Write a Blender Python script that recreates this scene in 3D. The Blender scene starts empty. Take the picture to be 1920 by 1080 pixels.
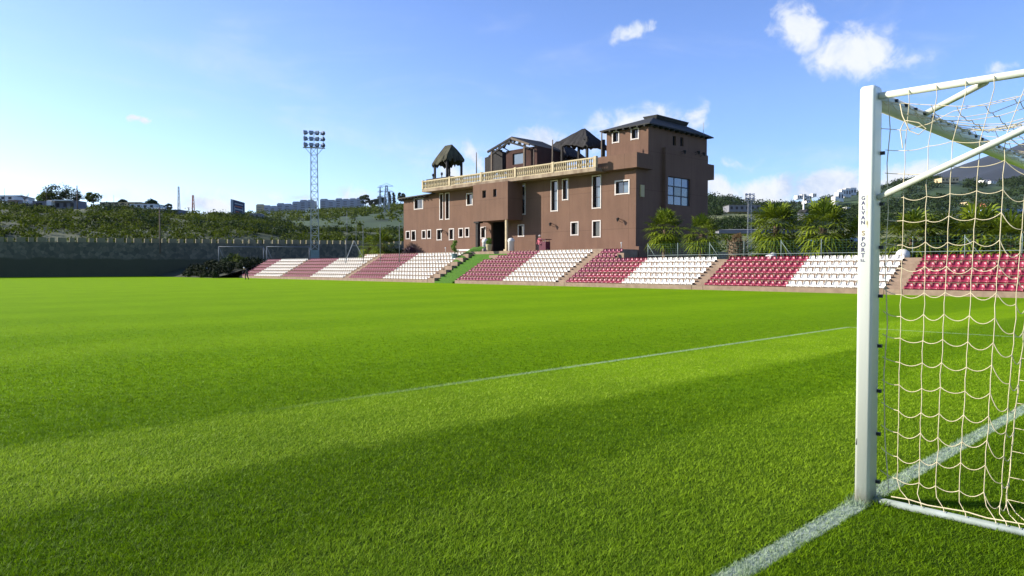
import bpy, math, random
import numpy as np
from mathutils import Vector, Matrix
random.seed(7); RNG = np.random.default_rng(7)
S = bpy.context.scene
COL = S.collection
# ------------------------------------------------------------------ camera
# world: X along the goal line away from the camera, Y down the pitch, Z up, metres
FPX = 1362.5; PITCH = 0.02906; YAW = math.radians(46.189)
CAM = Vector((-4.7026, -1.7167, 1.4622))
_fw = Vector((math.cos(YAW), math.sin(YAW), 0)); _rt = Vector((math.sin(YAW), -math.cos(YAW), 0)); _up = Vector((0, 0, 1))
_F = _fw*math.cos(PITCH) - _up*math.sin(PITCH); _U = _up*math.cos(PITCH) + _fw*math.sin(PITCH)
cd = bpy.data.cameras.new('camera'); cam = bpy.data.objects.new('camera', cd); COL.objects.link(cam)
cd.sensor_width = 36; cd.lens = FPX/1920*36; cd.clip_end = 30000; cd.clip_start = 0.05
M = Matrix((( _rt.x, _U.x, -_F.x, CAM.x), (_rt.y, _U.y, -_F.y, CAM.y), (_rt.z, _U.z, -_F.z, CAM.z), (0, 0, 0, 1)))
cam.matrix_world = M
S.camera = cam
def ray(x, y): return _F + _rt*((x-960)/FPX) + _U*((540-y)/FPX)
def onp(x, y, ax, v):            # point of the line of sight on the plane axis = v
    d = ray(x, y); return CAM + d*((v-CAM[ax])/d[ax])
def at(x, y, z):                 # point at forward distance z
    return CAM + ray(x, y)*z
# ------------------------------------------------------------------ light
SUN_EL = math.radians(24.5); SUN_DIR = Vector((-0.62, 0.785, 0)).normalized()
SUN_ROT = math.atan2(SUN_DIR.x, SUN_DIR.y)
sl = bpy.data.lights.new('sun', 'SUN'); sl.energy = 5.0; sl.angle = math.radians(0.53); sl.color = (1.0, 0.94, 0.84)
so = bpy.data.objects.new('sun', sl); COL.objects.link(so)
sv = SUN_DIR*math.cos(SUN_EL) + Vector((0, 0, math.sin(SUN_EL)))
so.rotation_euler = (-sv).to_track_quat('-Z', 'Y').to_euler(); so.location = (0, 0, 60)
S.view_settings.view_transform = 'Standard'; S.view_settings.look = 'None'
S.view_settings.exposure = 1.0; S.view_settings.gamma = 1
W = bpy.data.worlds.new('World'); S.world = W; W.use_nodes = True
nt = W.node_tree; nt.nodes.clear()
class NG:
    def __init__(s, nt): s.nt = nt
    def n(s, t, **k):
        nd = s.nt.nodes.new(t)
        for a, b in k.items(): setattr(nd, a, b)
        return nd
    def l(s, a, b): s.nt.links.new(a, b)
    def put(s, sock, v):
        if hasattr(v, 'links') or isinstance(v, bpy.types.NodeSocket): s.l(v, sock)
        else: sock.default_value = v
    def m(s, op, a, b=None, c=None, clamp=False):
        nd = s.n('ShaderNodeMath', operation=op); nd.use_clamp = clamp
        s.put(nd.inputs[0], a)
        if b is not None: s.put(nd.inputs[1], b)
        if c is not None: s.put(nd.inputs[2], c)
        return nd.outputs[0]
    def mix(s, f, a, b, bt='MIX'):
        nd = s.n('ShaderNodeMix', data_type='RGBA', blend_type=bt)
        s.put(nd.inputs[0], f)
        s.put(nd.inputs[6], a if not isinstance(a, tuple) else (*a, 1)[:4]); s.put(nd.inputs[7], b if not isinstance(b, tuple) else (*b, 1)[:4])
        return nd.outputs[2]
    def noise(s, vec, scale, detail=4, rough=0.55, dist=0.0):
        nd = s.n('ShaderNodeTexNoise'); nd.inputs['Scale'].default_value = scale; nd.inputs['Detail'].default_value = detail
        nd.inputs['Roughness'].default_value = rough; nd.inputs['Distortion'].default_value = dist
        if vec is not None: s.l(vec, nd.inputs['Vector'])
        return nd.outputs['Fac']
    def sstep(s, x, a, b):
        nd = s.n('ShaderNodeMapRange', interpolation_type='SMOOTHSTEP'); s.put(nd.inputs[0], x)
        nd.inputs[1].default_value = a; nd.inputs[2].default_value = b
        return nd.outputs[0]
g = NG(nt)
sky = g.n('ShaderNodeTexSky', sky_type='NISHITA'); sky.sun_disc = False; sky.sun_elevation = SUN_EL; sky.sun_rotation = SUN_ROT
sky.air_density = 1.0; sky.dust_density = 0.3; sky.ozone_density = 1.6; sky.altitude = 50
tc = g.n('ShaderNodeTexCoord'); dirv = tc.outputs['Generated']
sp = g.n('ShaderNodeSeparateXYZ'); g.l(dirv, sp.inputs[0])
az = g.m('ARCTAN2', sp.outputs[0], sp.outputs[1]); el = g.m('ARCSINE', sp.outputs[2])
def azel(x, y):
    d = ray(x, y).normalized(); return math.atan2(d.x, d.y), math.asin(d.z)
n1 = g.noise(dirv, 11.0, 10, 0.62, 0.4); n2 = g.noise(dirv, 30.0, 10, 0.66, 0.6); n3 = g.noise(dirv, 20.0, 5, 0.6)
azw = g.m('ADD', az, g.m('MULTIPLY', g.m('SUBTRACT', n3, 0.5), 0.10))
elw = g.m('ADD', el, g.m('MULTIPLY', g.m('SUBTRACT', n1, 0.5), 0.06))
# clouds: place on the sky dome, half width and half height in photograph pixels, tilt, density
clouds = [(1500, 45, 62, 40, 35, 1.0), (1600, 95, 85, 50, 0, .95), (1700, 100, 60, 30, 10, .40), (1185, 62, 42, 20, -12, .85), (268, 216, 18, 11, 0, .9),
          (1865, 118, 30, 16, 0, .35), (1180, 235, 90, 38, -15, .85), (1298, 220, 26, 34, 0, .6), (1010, 270, 60, 26, 0, .75), (890, 292, 26, 30, 0, .8), (840, 320, 60, 34, 0, .5),
          (1395, 300, 40, 13, 12, .38), (1350, 355, 62, 24, 0, .95), (1440, 362, 90, 34, 0, 1.0), (1560, 352, 110, 36, -6, 1.0), (1690, 335, 110, 34, -8, .9), (1800, 330, 90, 40, 0, .8),
          (1990, 300, 120, 60, 0, .8), (395, 385, 75, 26, 0, .75), (560, 378, 90, 16, 0, .5), (660, 375, 60, 26, 0, .55), (150, 380, 260, 22, 0, .35), (1240, 370, 90, 26, 0, .7),
          (-300, 250, 120, 40, 0, .6), (2300, 150, 120, 40, 0, .4)]
tot = None
for (cx, cy, rx, ry, tilt, dens) in clouds:
    a0, e0 = azel(cx, cy); a1, _ = azel(cx+rx, cy); _, e1 = azel(cx, cy-ry)
    ra = abs(a1-a0)*1.35; re = abs(e1-e0)*1.35; t = math.radians(tilt)
    da = g.m('SUBTRACT', azw, a0); de = g.m('SUBTRACT', elw, e0)
    u = g.m('ADD', g.m('MULTIPLY', da, math.cos(t)/ra), g.m('MULTIPLY', de, -math.sin(t)/ra))
    v = g.m('ADD', g.m('MULTIPLY', da, math.sin(t)/re), g.m('MULTIPLY', de, math.cos(t)/re))
    d2 = g.m('SQRT', g.m('ADD', g.m('MULTIPLY', u, u), g.m('MULTIPLY', v, v)))
    mk = g.m('MULTIPLY', g.m('SUBTRACT', 1.0, d2, clamp=True), dens*1.9)
    tot = mk if tot is None else g.m('MAXIMUM', tot, mk)
edge = g.m('SUBTRACT', g.m('ADD', tot, g.m('MULTIPLY', g.m('SUBTRACT', n2, 0.5), 1.9)), 0.0)
cm = g.m('MULTIPLY', g.sstep(edge, 0.10, 1.30), g.sstep(tot, 0.0, 0.35))
shade = g.sstep(g.m('ADD', g.m('MULTIPLY', n1, .55), g.m('MULTIPLY', n2, .45)), 0.36, 0.58)
ccol = g.mix(shade, (4.4, 5.4, 7.2), (7.3, 7.6, 8.1))
hs = g.n('ShaderNodeHueSaturation'); hs.inputs['Saturation'].default_value = 1.12; hs.inputs['Value'].default_value = 1.0
g.l(sky.outputs[0], hs.inputs['Color'])
sdot = g.n('ShaderNodeVectorMath', operation='DOT_PRODUCT'); g.l(dirv, sdot.inputs[0]); sdot.inputs[1].default_value = (SUN_DIR.x, SUN_DIR.y, 0)
glow = g.sstep(sdot.outputs['Value'], -0.1, 0.85)
hz = g.m('SUBTRACT', 1.0, g.sstep(el, -0.02, 0.42))
skb = g.mix(hz, g.mix(1.0, hs.outputs[0], (1.10, 1.26, 1.85), 'MULTIPLY'), g.mix(1.0, hs.outputs[0], (1.12, 1.42, 2.15), 'MULTIPLY'))
skb = g.mix(1.0, skb, g.mix(glow, (1, 1, 1), (1.5, 1.25, 1.08)), 'MULTIPLY')
wn = g.n('ShaderNodeMapping'); g.l(dirv, wn.inputs[0]); wn.inputs['Scale'].default_value = (1.0, 1.6, 5.0); wn.inputs['Rotation'].default_value = (0.1, 0.15, 0.5)
wisp = g.m('MULTIPLY', g.sstep(g.noise(wn.outputs[0], 3.2, 9, .62, .5), .50, .78), g.m('SUBTRACT', 1.0, g.sstep(el, .12, .5)))
cm = g.m('MAXIMUM', cm, g.m('MULTIPLY', wisp, .34))
skc = g.mix(cm, skb, ccol)
bg = g.n('ShaderNodeBackground'); bg.inputs['Strength'].default_value = 0.064; g.l(skc, bg.inputs['Color'])
wo = g.n('ShaderNodeOutputWorld'); g.l(bg.outputs[0], wo.inputs['Surface'])

# ------------------------------------------------------------------ helpers
class MB:
    def __init__(s): s.v = []; s.f = []; s.mi = []
    def face(s, pts, m=0):
        b = len(s.v); s.v += [tuple(p) for p in pts]; s.f.append(tuple(range(b, b+len(pts)))); s.mi.append(m)
    def box(s, x0, x1, y0, y1, z0, z1, m=0):
        b = len(s.v)
        s.v += [(x0,y0,z0),(x1,y0,z0),(x1,y1,z0),(x0,y1,z0),(x0,y0,z1),(x1,y0,z1),(x1,y1,z1),(x0,y1,z1)]
        for q in ((0,3,2,1),(4,5,6,7),(0,1,5,4),(1,2,6,5),(2,3,7,6),(3,0,4,7)): s.f.append(tuple(b+i for i in q)); s.mi.append(m)
    def hull8(s, P, m=0):      # P: 4 bottom, 4 top corners
        b = len(s.v); s.v += [tuple(p) for p in P]
        for q in ((0,3,2,1),(4,5,6,7),(0,1,5,4),(1,2,6,5),(2,3,7,6),(3,0,4,7)): s.f.append(tuple(b+i for i in q)); s.mi.append(m)
    def bar(s, p0, p1, w, h=None, m=0, up=(0,0,1)):
        h = h or w; p0 = Vector(p0); p1 = Vector(p1); d = (p1-p0).normalized(); up = Vector(up)
        if abs(d.dot(up)) > .98: up = Vector((1, 0, 0))
        a = d.cross(up).normalized(); c = a.cross(d)
        s.hull8([p0-a*w/2-c*h/2, p0+a*w/2-c*h/2, p1+a*w/2-c*h/2, p1-a*w/2-c*h/2, p0-a*w/2+c*h/2, p0+a*w/2+c*h/2, p1+a*w/2+c*h/2, p1-a*w/2+c*h/2], m)
    def tube(s, pts, r, n=8, m=0, cap=True):
        pts = [Vector(p) for p in pts]; k = len(pts); rs = r if isinstance(r, (list, tuple)) else [r]*k
        b = len(s.v); ref = None
        for i, p in enumerate(pts):
            d = (pts[min(i+1, k-1)]-pts[max(i-1, 0)]).normalized()
            if ref is None:
                ref = Vector((0, 0, 1)) if abs(d.z) < .9 else Vector((1, 0, 0))
            a = d.cross(ref).normalized(); c = a.cross(d).normalized(); ref = c
            for j in range(n):
                t = 2*math.pi*j/n; q = p+(a*math.cos(t)+c*math.sin(t))*rs[i]; s.v.append((q.x, q.y, q.z))
        for i in range(k-1):
            for j in range(n):
                s.f.append((b+i*n+j, b+i*n+(j+1)%n, b+(i+1)*n+(j+1)%n, b+(i+1)*n+j)); s.mi.append(m)
        if cap:
            s.f.append(tuple(b+j for j in range(n))[::-1]); s.mi.append(m)
            s.f.append(tuple(b+(k-1)*n+j for j in range(n))); s.mi.append(m)
    def lathe(s, prof, c=(0,0,0), n=16, m=0):   # prof [(r,z)]
        b = len(s.v)
        for r, z in prof:
            for j in range(n):
                t = 2*math.pi*j/n; s.v.append((c[0]+r*math.cos(t), c[1]+r*math.sin(t), c[2]+z))
        for i in range(len(prof)-1):
            for j in range(n):
                s.f.append((b+i*n+j, b+i*n+(j+1)%n, b+(i+1)*n+(j+1)%n, b+(i+1)*n+j)); s.mi.append(m)
        s.f.append(tuple(b+j for j in range(n))[::-1]); s.mi.append(m)
        s.f.append(tuple(b+(len(prof)-1)*n+j for j in range(n))); s.mi.append(m)
    def prism(s, poly, d, m=0):     # poly: list of Vector, extruded by vector d
        b = len(s.v); k = len(poly); d = Vector(d)
        s.v += [tuple(p) for p in poly] + [tuple(Vector(p)+d) for p in poly]
        s.f.append(tuple(range(b, b+k))[::-1]); s.mi.append(m); s.f.append(tuple(range(b+k, b+2*k))); s.mi.append(m)
        for i in range(k): s.f.append((b+i, b+(i+1)%k, b+k+(i+1)%k, b+k+i)); s.mi.append(m)
    def mesh(s, name, mats, smooth=False):
        me = bpy.data.meshes.new(name); me.from_pydata(s.v, [], s.f); 
        for mt in (mats if isinstance(mats, (list, tuple)) else [mats]): me.materials.append(mt)
        me.polygons.foreach_set('material_index', s.mi)
        if smooth: me.polygons.foreach_set('use_smooth', [True]*len(s.f))
        me.update(); return me
    def build(s, name, mats, parent=None, smooth=False, loc=None):
        return link(name, s.mesh(name, mats, smooth), parent, loc)
def link(name, me, parent=None, loc=None):
    o = bpy.data.objects.new(name, me); COL.objects.link(o)
    if parent is not None: o.parent = parent
    if loc is not None: o.location = loc
    return o
def tag(o, label, cat, group=None):
    o['label'] = label; o['category'] = cat
    if group: o['group'] = group
    return o
def thing(name, label, cat, loc=(0, 0, 0), rz=0, group=None):
    o = bpy.data.objects.new(name, None); COL.objects.link(o); o.location = loc; o.rotation_euler = (0, 0, rz); o.empty_display_size = .2
    return tag(o, label, cat, group)
def struct(o): o['kind'] = 'structure'; return o
def stuff(o): o['kind'] = 'stuff'; return o
def npmesh(name, V, F, mat, smooth=False):
    """V (n,3), F (m,k) with constant k"""
    me = bpy.data.meshes.new(name); k = F.shape[1]
    me.vertices.add(len(V)); me.vertices.foreach_set('co', np.asarray(V, np.float32).ravel())
    me.loops.add(F.size); me.loops.foreach_set('vertex_index', F.ravel().astype(np.int32))
    me.polygons.add(len(F)); me.polygons.foreach_set('loop_start', np.arange(0, F.size, k, dtype=np.int32))
    me.polygons.foreach_set('loop_total', np.full(len(F), k, np.int32))
    if smooth: me.polygons.foreach_set('use_smooth', np.ones(len(F), bool))
    for m in (mat if isinstance(mat, (list, tuple)) else [mat]): me.materials.append(m)
    me.update(calc_edges=True); return me
def copy_tree(o, parent=None):
    c = o.copy(); COL.objects.link(c)
    if parent is not None: c.parent = parent
    for ch in list(o.children): copy_tree(ch, c)
    return c

MATS = {}
def mat(name, c, rough=0.8, c2=None, scale=3.0, amt=0.5, bump=0.0, bscale=None, metal=0.0, spec=0.3, stretch=None, detail=6):
    if name in MATS: return MATS[name]
    m = bpy.data.materials.new(name); m.use_nodes = True; G = NG(m.node_tree)
    b = m.node_tree.nodes['Principled BSDF']; b.inputs['Roughness'].default_value = rough; b.inputs['Metallic'].default_value = metal
    b.inputs['Specular IOR Level'].default_value = spec
    t = G.n('ShaderNodeTexCoord'); vec = t.outputs['Object']
    if stretch:
        mp = G.n('ShaderNodeMapping'); mp.inputs['Scale'].default_value = stretch; G.l(vec, mp.inputs[0]); vec = mp.outputs[0]
    if c2 is None: c2 = tuple(x*0.8 for x in c)
    n = G.noise(vec, scale, detail, 0.6); f = G.sstep(n, 0.5-amt*0.5, 0.5+amt*0.5)
    G.l(G.mix(f, c2, c), b.inputs['Base Color'])
    if bump:
        bp = G.n('ShaderNodeBump'); bp.inputs['Strength'].default_value = bump; bp.inputs['Distance'].default_value = 0.02
        G.l(G.noise(vec, bscale or scale*8, 5, 0.6), bp.inputs['Height']); G.l(bp.outputs[0], b.inputs['Normal'])
    MATS[name] = m; return m
def leafmat(name, lo, hi, trans=0.35, rough=0.55):
    m = bpy.data.materials.new(name); m.use_nodes = True; G = NG(m.node_tree); ns = m.node_tree.nodes
    b = ns['Principled BSDF']; b.inputs['Roughness'].default_value = rough; b.inputs['Specular IOR Level'].default_value = 0.12
    ge = G.n('ShaderNodeNewGeometry'); rnd = ge.outputs['Random Per Island']
    oi = G.n('ShaderNodeTexCoord'); nz = G.noise(oi.outputs['Object'], 0.35, 3)
    f = G.m('ADD', G.m('MULTIPLY', rnd, 0.65), G.m('MULTIPLY', G.sstep(nz, .35, .65), 0.35))
    colr = G.mix(f, lo, hi); G.l(colr, b.inputs['Base Color'])
    tr = G.n('ShaderNodeBsdfTranslucent'); G.l(colr, tr.inputs['Color'])
    mx = G.n('ShaderNodeMixShader'); mx.inputs[0].default_value = trans
    G.l(b.outputs[0], mx.inputs[1]); G.l(tr.outputs[0], mx.inputs[2]); G.l(mx.outputs[0], ns['Material Output'].inputs['Surface'])
    return m
# ------------------------------------------------------------------ materials
def grass_mat(name, blades):
    m = bpy.data.materials.new(name); m.use_nodes = True; G = NG(m.node_tree); ns = m.node_tree.nodes
    b = ns['Principled BSDF']; b.inputs['Roughness'].default_value = 0.6 if blades else 0.9; b.inputs['Specular IOR Level'].default_value = 0.09 if blades else 0.02
    t = G.n('ShaderNodeTexCoord'); P = t.outputs['Object']; s = G.n('ShaderNodeSeparateXYZ'); G.l(P, s.inputs[0])
    X, Y = s.outputs[0], s.outputs[1]
    wob = G.m('MULTIPLY', G.m('SUBTRACT', G.noise(P, 0.25, 3), 0.5), 1.5)
    wob2 = G.m('MULTIPLY', G.m('SUBTRACT', G.noise(P, 2.2, 4), 0.5), 0.55)
    Yw = G.m('ADD', G.m('ADD', Y, wob2), G.m('MULTIPLY', wob, G.sstep(Y, 5.5, 9)))
    def band(a, b_, s_=0.22):
        return G.m('MULTIPLY', G.sstep(Yw, a-s_, a+s_), G.m('SUBTRACT', 1.0, G.sstep(Yw, b_-s_, b_+s_)))
    stripe = G.m('ADD', band(3.37, 5.3), G.m('MULTIPLY', band(0.1, 1.8, .2), 0.35))
    far = G.sstep(G.m('SINE', G.m('MULTIPLY', Yw, 2*math.pi/5.6)), -1.0, 1.0)
    stripe = G.m('ADD', stripe, G.m('MULTIPLY', far, G.m('MULTIPLY', G.sstep(Yw, 7.9, 11.5), .55)))
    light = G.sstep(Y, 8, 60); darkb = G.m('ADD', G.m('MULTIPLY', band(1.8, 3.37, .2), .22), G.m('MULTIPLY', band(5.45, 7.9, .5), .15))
    big = G.noise(P, 0.6, 4); mid = G.noise(P, 6.0, 4); fine = G.noise(P, 55.0, 3, .7)
    if blades:
        lo = (0.050, 0.112, 0.002); hi = (0.255, 0.400, 0.004); st = (0.38, 0.51, 0.045)
    else:
        lo = (0.100, 0.200, 0.001); hi = (0.162, 0.290, 0.0015); st = (0.205, 0.340, 0.003)
    f1 = G.sstep(G.m('ADD', G.m('MULTIPLY', mid, .5), G.m('MULTIPLY', fine, .5)), .34, .66)
    if blades:
        ge = G.n('ShaderNodeNewGeometry'); f1 = G.m('ADD', G.m('MULTIPLY', f1, .4), G.m('MULTIPLY', G.m('POWER', ge.outputs['Random Per Island'], 1.5), .75), clamp=True)
    c0 = G.mix(f1, lo, hi)
    c1 = G.mix(G.m('MULTIPLY', stripe, 0.55), c0, st)
    c1 = G.mix(darkb, c1, (0.045, 0.105, 0.002))
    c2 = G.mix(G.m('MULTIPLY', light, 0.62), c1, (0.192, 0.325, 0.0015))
    c2 = G.mix(G.m('MULTIPLY', G.sstep(big, .42, .62), .22), c2, (0.09, 0.19, 0.003))
    c2 = G.mix(G.m('MULTIPLY', G.m('SUBTRACT', 1.0, G.sstep(Yw, -.35, .05)), .35), c2, (0.045, 0.10, 0.002))
    c2 = G.mix(G.m('MULTIPLY', G.sstep(G.noise(P, 1.1, 5, .7), .60, .74), .35), c2, (0.26, 0.30, 0.03))
    if not blades:      # thatch and soil near the camera, coloured darker for shaded gaps between blades
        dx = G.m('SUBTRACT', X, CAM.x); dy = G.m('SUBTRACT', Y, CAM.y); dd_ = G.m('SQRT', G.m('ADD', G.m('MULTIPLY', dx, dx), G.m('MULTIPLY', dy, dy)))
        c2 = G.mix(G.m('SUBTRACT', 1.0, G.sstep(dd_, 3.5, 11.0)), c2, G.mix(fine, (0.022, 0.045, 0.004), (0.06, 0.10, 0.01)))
    mp_ = G.n('ShaderNodeMapping'); mp_.inputs['Scale'].default_value = (.10, 1.1, 1); G.l(P, mp_.inputs[0])
    stk = G.noise(mp_.outputs[0], 1.0, 6, .7); pat = G.noise(P, 2.6, 5, .75)
    c2 = G.mix(G.m('MULTIPLY', G.sstep(stk, .52, .66), .28), c2, (0.105, 0.205, 0.002)); c2 = G.mix(G.m('MULTIPLY', G.sstep(pat, .54, .66), .22), c2, (0.085, 0.17, 0.003))
    # painted lines, worn
    wn = G.m('MULTIPLY', G.m('SUBTRACT', G.noise(P, 30, 3, .7), .5), .05)
    def ln(coord, c, w):
        return G.m('SUBTRACT', 1.0, G.sstep(G.m('ABSOLUTE', G.m('SUBTRACT', G.m('ADD', coord, wn), c)), w, w+.02))
    goal = G.m('MULTIPLY', ln(Y, 0.008, .05), G.m('MULTIPLY', G.sstep(X, -30, -29.9), G.m('SUBTRACT', 1.0, G.sstep(X, 35.0, 35.1))))
    six = G.m('MULTIPLY', ln(Y, 5.33, .045), G.m('MULTIPLY', G.sstep(X, -2.5, 4.5), G.m('SUBTRACT', 1.0, G.sstep(X, 13.4, 13.42))))
    side = G.m('MULTIPLY', ln(X, 13.38, .045), G.m('MULTIPLY', G.sstep(Y, 0.0, .01), G.m('SUBTRACT', 1.0, G.sstep(Y, 5.36, 5.38))))
    wear = G.sstep(G.m('ADD', G.m('MULTIPLY', G.noise(P, 22, 4, .75), .6), G.m('MULTIPLY', fine, .4)), .36, .56)
    lmask = G.m('MAXIMUM', G.m('MULTIPLY', goal, .52), G.m('MULTIPLY', G.m('MAXIMUM', six, side), .30))
    lmask = G.m('MULTIPLY', lmask, G.m('ADD', G.m('MULTIPLY', wear, .6), .4))
    cc = G.mix(lmask, c2, (0.62, 0.68, 0.64)); G.l(cc, b.inputs['Base Color'])
    if blades:
        tr = G.n('ShaderNodeBsdfTranslucent'); G.l(cc, tr.inputs['Color']); mx = G.n('ShaderNodeMixShader'); mx.inputs[0].default_value = .35
        G.l(b.outputs[0], mx.inputs[1]); G.l(tr.outputs[0], mx.inputs[2]); G.l(mx.outputs[0], ns['Material Output'].inputs['Surface'])
    else:
        bp = G.n('ShaderNodeBump'); bp.inputs['Strength'].default_value = .5; bp.inputs['Distance'].default_value = .03
        G.l(G.m('ADD', G.noise(P, 60, 3, .7), G.m('MULTIPLY', mid, .6)), bp.inputs['Height']); G.l(bp.outputs[0], b.inputs['Normal'])
    return m
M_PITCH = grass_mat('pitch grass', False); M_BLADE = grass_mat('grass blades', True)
M_EARTH = mat('dry earth and scrub', (0.10, 0.11, 0.045), .95, (0.045, 0.06, 0.022), .15, .5, .4, 2)
M_UP = mat('upper ground', (0.16, 0.13, 0.09), .95, (0.07, 0.085, 0.03), .3, .5, .4, 3)
M_HILL = mat('hill scrub ground', (0.09, 0.10, 0.045), .95, (0.028, 0.045, 0.014), .12, .4, .5, 1.5)
M_HILLF = mat('far forest ground', (0.05, 0.085, 0.03), .95, (0.014, 0.032, 0.012), .035, .35, .6, .3, detail=10)
M_MOUNT = mat('mountain rock and scrub', (0.014, 0.020, 0.030), .95, (0.007, 0.012, 0.018), .004, .5, .5, .03, detail=10)
def stucco(name, hi, lo, seams=True):
    m = bpy.data.materials.new(name); m.use_nodes = True; G = NG(m.node_tree); b = m.node_tree.nodes['Principled BSDF']
    b.inputs['Roughness'].default_value = .92; b.inputs['Specular IOR Level'].default_value = .15
    t = G.n('ShaderNodeTexCoord'); P = t.outputs['Object']; s = G.n('ShaderNodeSeparateXYZ'); G.l(P, s.inputs[0])
    mp = G.n('ShaderNodeMapping'); mp.inputs['Scale'].default_value = (.9, .9, .12); G.l(P, mp.inputs[0])
    st = G.noise(mp.outputs[0], 1.6, 5, .65); bl = G.noise(P, .55, 5, .6); fi = G.noise(P, 9, 4, .7)
    f = G.m('ADD', G.m('MULTIPLY', st, .45), G.m('ADD', G.m('MULTIPLY', bl, .35), G.m('MULTIPLY', fi, .2)))
    c = G.mix(G.sstep(f, .36, .64), lo, hi)
    c = G.mix(G.m('MULTIPLY', G.sstep(st, .62, .78), .22), c, tuple(x*.55 for x in lo))
    if seams:
        sm = None
        for co, per, off in ((s.outputs[1], 3.35, .9), (s.outputs[0], 3.35, .4), (s.outputs[2], 3.35, 3.2)):
            fr_ = G.m('ABSOLUTE', G.m('SUBTRACT', G.m('FRACT', G.m('DIVIDE', G.m('ADD', co, off), per)), .5)); k = G.m('SUBTRACT', 1.0, G.sstep(fr_, .004, .012)); sm = k if sm is None else G.m('MAXIMUM', sm, k)
        c = G.mix(G.m('MULTIPLY', sm, .35), c, tuple(x*.45 for x in lo))
    G.l(c, b.inputs['Base Color']); bp = G.n('ShaderNodeBump'); bp.inputs['Strength'].default_value = .35; bp.inputs['Distance'].default_value = .02
    G.l(G.noise(P, 45, 4, .6), bp.inputs['Height']); G.l(bp.outputs[0], b.inputs['Normal']); return m
M_BROWN = stucco('brown stucco', (0.162, 0.094, 0.064), (0.128, 0.074, 0.051)); M_CHARW = stucco('charred wall', (0.075, 0.038, 0.030), (0.04, 0.024, 0.02), False)
M_CONC = mat('concrete', (0.30, 0.215, 0.15), .92, (0.19, 0.13, 0.09), 2.2, .6, .4, 30)
M_CREAM = mat('cream balustrade', (0.52, 0.42, 0.26), .85, (0.36, 0.29, 0.18), 3, .6, .2, 30)
M_SLAB = mat('stained slab edge', (0.33, 0.26, 0.18), .9, (0.15, 0.10, 0.065), 1.2, .5, .3, 15, stretch=(1, 1, .3))
M_ROOF = mat('dark roof', (0.035, 0.035, 0.032), .8, (0.018, 0.018, 0.017), 4, .6, .5, 25)
M_TILE = mat('tile roof', (0.09, 0.085, 0.07), .85, (0.04, 0.04, 0.035), 5, .6, .4, 20)
M_THATCH = mat('scorched thatch', (0.075, 0.07, 0.04), .95, (0.022, 0.02, 0.014), 3, .4, .8, 30, stretch=(1, 1, .25))
M_CHAR = mat('charred timber', (0.03, 0.026, 0.024), .85, (0.012, 0.011, 0.011), 6, .6, .5, 30)
M_WOOD = mat('weathered pole', (0.16, 0.12, 0.085), .85, (0.09, 0.065, 0.05), 6, .6, .3, 30)
M_TRIM = mat('window surround white', (0.62, 0.56, 0.51), .7, (0.48, 0.42, 0.38), 4, .6)
M_DARKF = mat('dark window frame', (0.03, 0.028, 0.028), .5)
def glass(name, c, rough=.06):
    m = mat(name, c, rough, tuple(x*.8 for x in c), 1.5, .8, 0.05, 3, spec=1.0); return m
M_GLASS = glass('window glass', (0.015, 0.018, 0.022)); M_GLASSB = glass('bright window glass', (0.10, 0.14, 0.17), .1)
M_DARKIN = mat('dark interior', (0.02, 0.017, 0.016), .9)
M_WHITEP = mat('white painted metal', (0.60, 0.62, 0.52), .35, (0.50, 0.52, 0.42), 7, .5, .05, 60, spec=.5)
M_WORN = mat('worn dirty paint', (0.25, 0.29, 0.28), .6, (0.16, 0.19, 0.15), 8, .6)
M_POST = mat('painted goalpost', (0.74, 0.75, 0.67), .3, (0.66, 0.68, 0.59), 3, .7, .04, 40, spec=.5, stretch=(1, 1, .15))
M_NET = mat('net cord', (0.66, 0.57, 0.37), .8, (0.52, 0.44, 0.27), 20, .6)
M_CLIP = mat('dark net clips', (0.03, 0.03, 0.03), .5)
M_STEEL = mat('galvanised steel', (0.40, 0.41, 0.41), .6, (0.28, 0.29, 0.29), 5, .5, metal=.3)
M_LAMP = mat('floodlight housing', (0.05, 0.055, 0.065), .5, (0.03, 0.03, 0.035), 5)
M_LGLASS = mat('floodlight glass', (0.25, 0.28, 0.33), .15, spec=1.0)
M_TEAL = mat('teal painted concrete', (0.17, 0.25, 0.26), .85, (0.13, 0.19, 0.2), 2, .6)
M_SW = mat('white seat plastic', (0.78, 0.75, 0.70), .45, (0.68, 0.65, 0.60), 1.3, .7, spec=.4)
M_SR = mat('crimson seat plastic', (0.27, 0.014, 0.045), .4, (0.20, 0.011, 0.035), 1.3, .7, spec=.5)
M_SF = mat('faded crimson seat plastic', (0.23, 0.025, 0.065), .45, (0.17, 0.02, 0.05), 1.3, .7, spec=.4)
M_TURF = mat('artificial turf', (0.066, 0.165, 0.008), .9, (0.038, 0.10, 0.006), 9, .5, .4, 60)
M_TRUNK = mat('palm trunk', (0.17, 0.115, 0.07), .95, (0.07, 0.048, 0.03), 9, .4, .8, 30)
M_BARK = mat('tree bark', (0.09, 0.065, 0.045), .95, (0.04, 0.03, 0.02), 5, .4, .6, 20)
M_PALM = leafmat('palm leaf', (0.018, 0.038, 0.005), (0.23, 0.29, 0.02), .25, .4)
M_BUSH = leafmat('hillside leaf', (0.020, 0.036, 0.004), (0.105, 0.135, 0.007), .3, .8)
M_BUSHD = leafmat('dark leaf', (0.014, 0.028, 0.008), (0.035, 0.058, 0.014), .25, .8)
M_SHRUB = leafmat('bright shrub leaf', (0.05, 0.11, 0.012), (0.17, 0.27, 0.04), .35)
M_DRYL = leafmat('dry palm leaf', (0.16, 0.10, 0.05), (0.34, 0.24, 0.13), .3)
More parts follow.
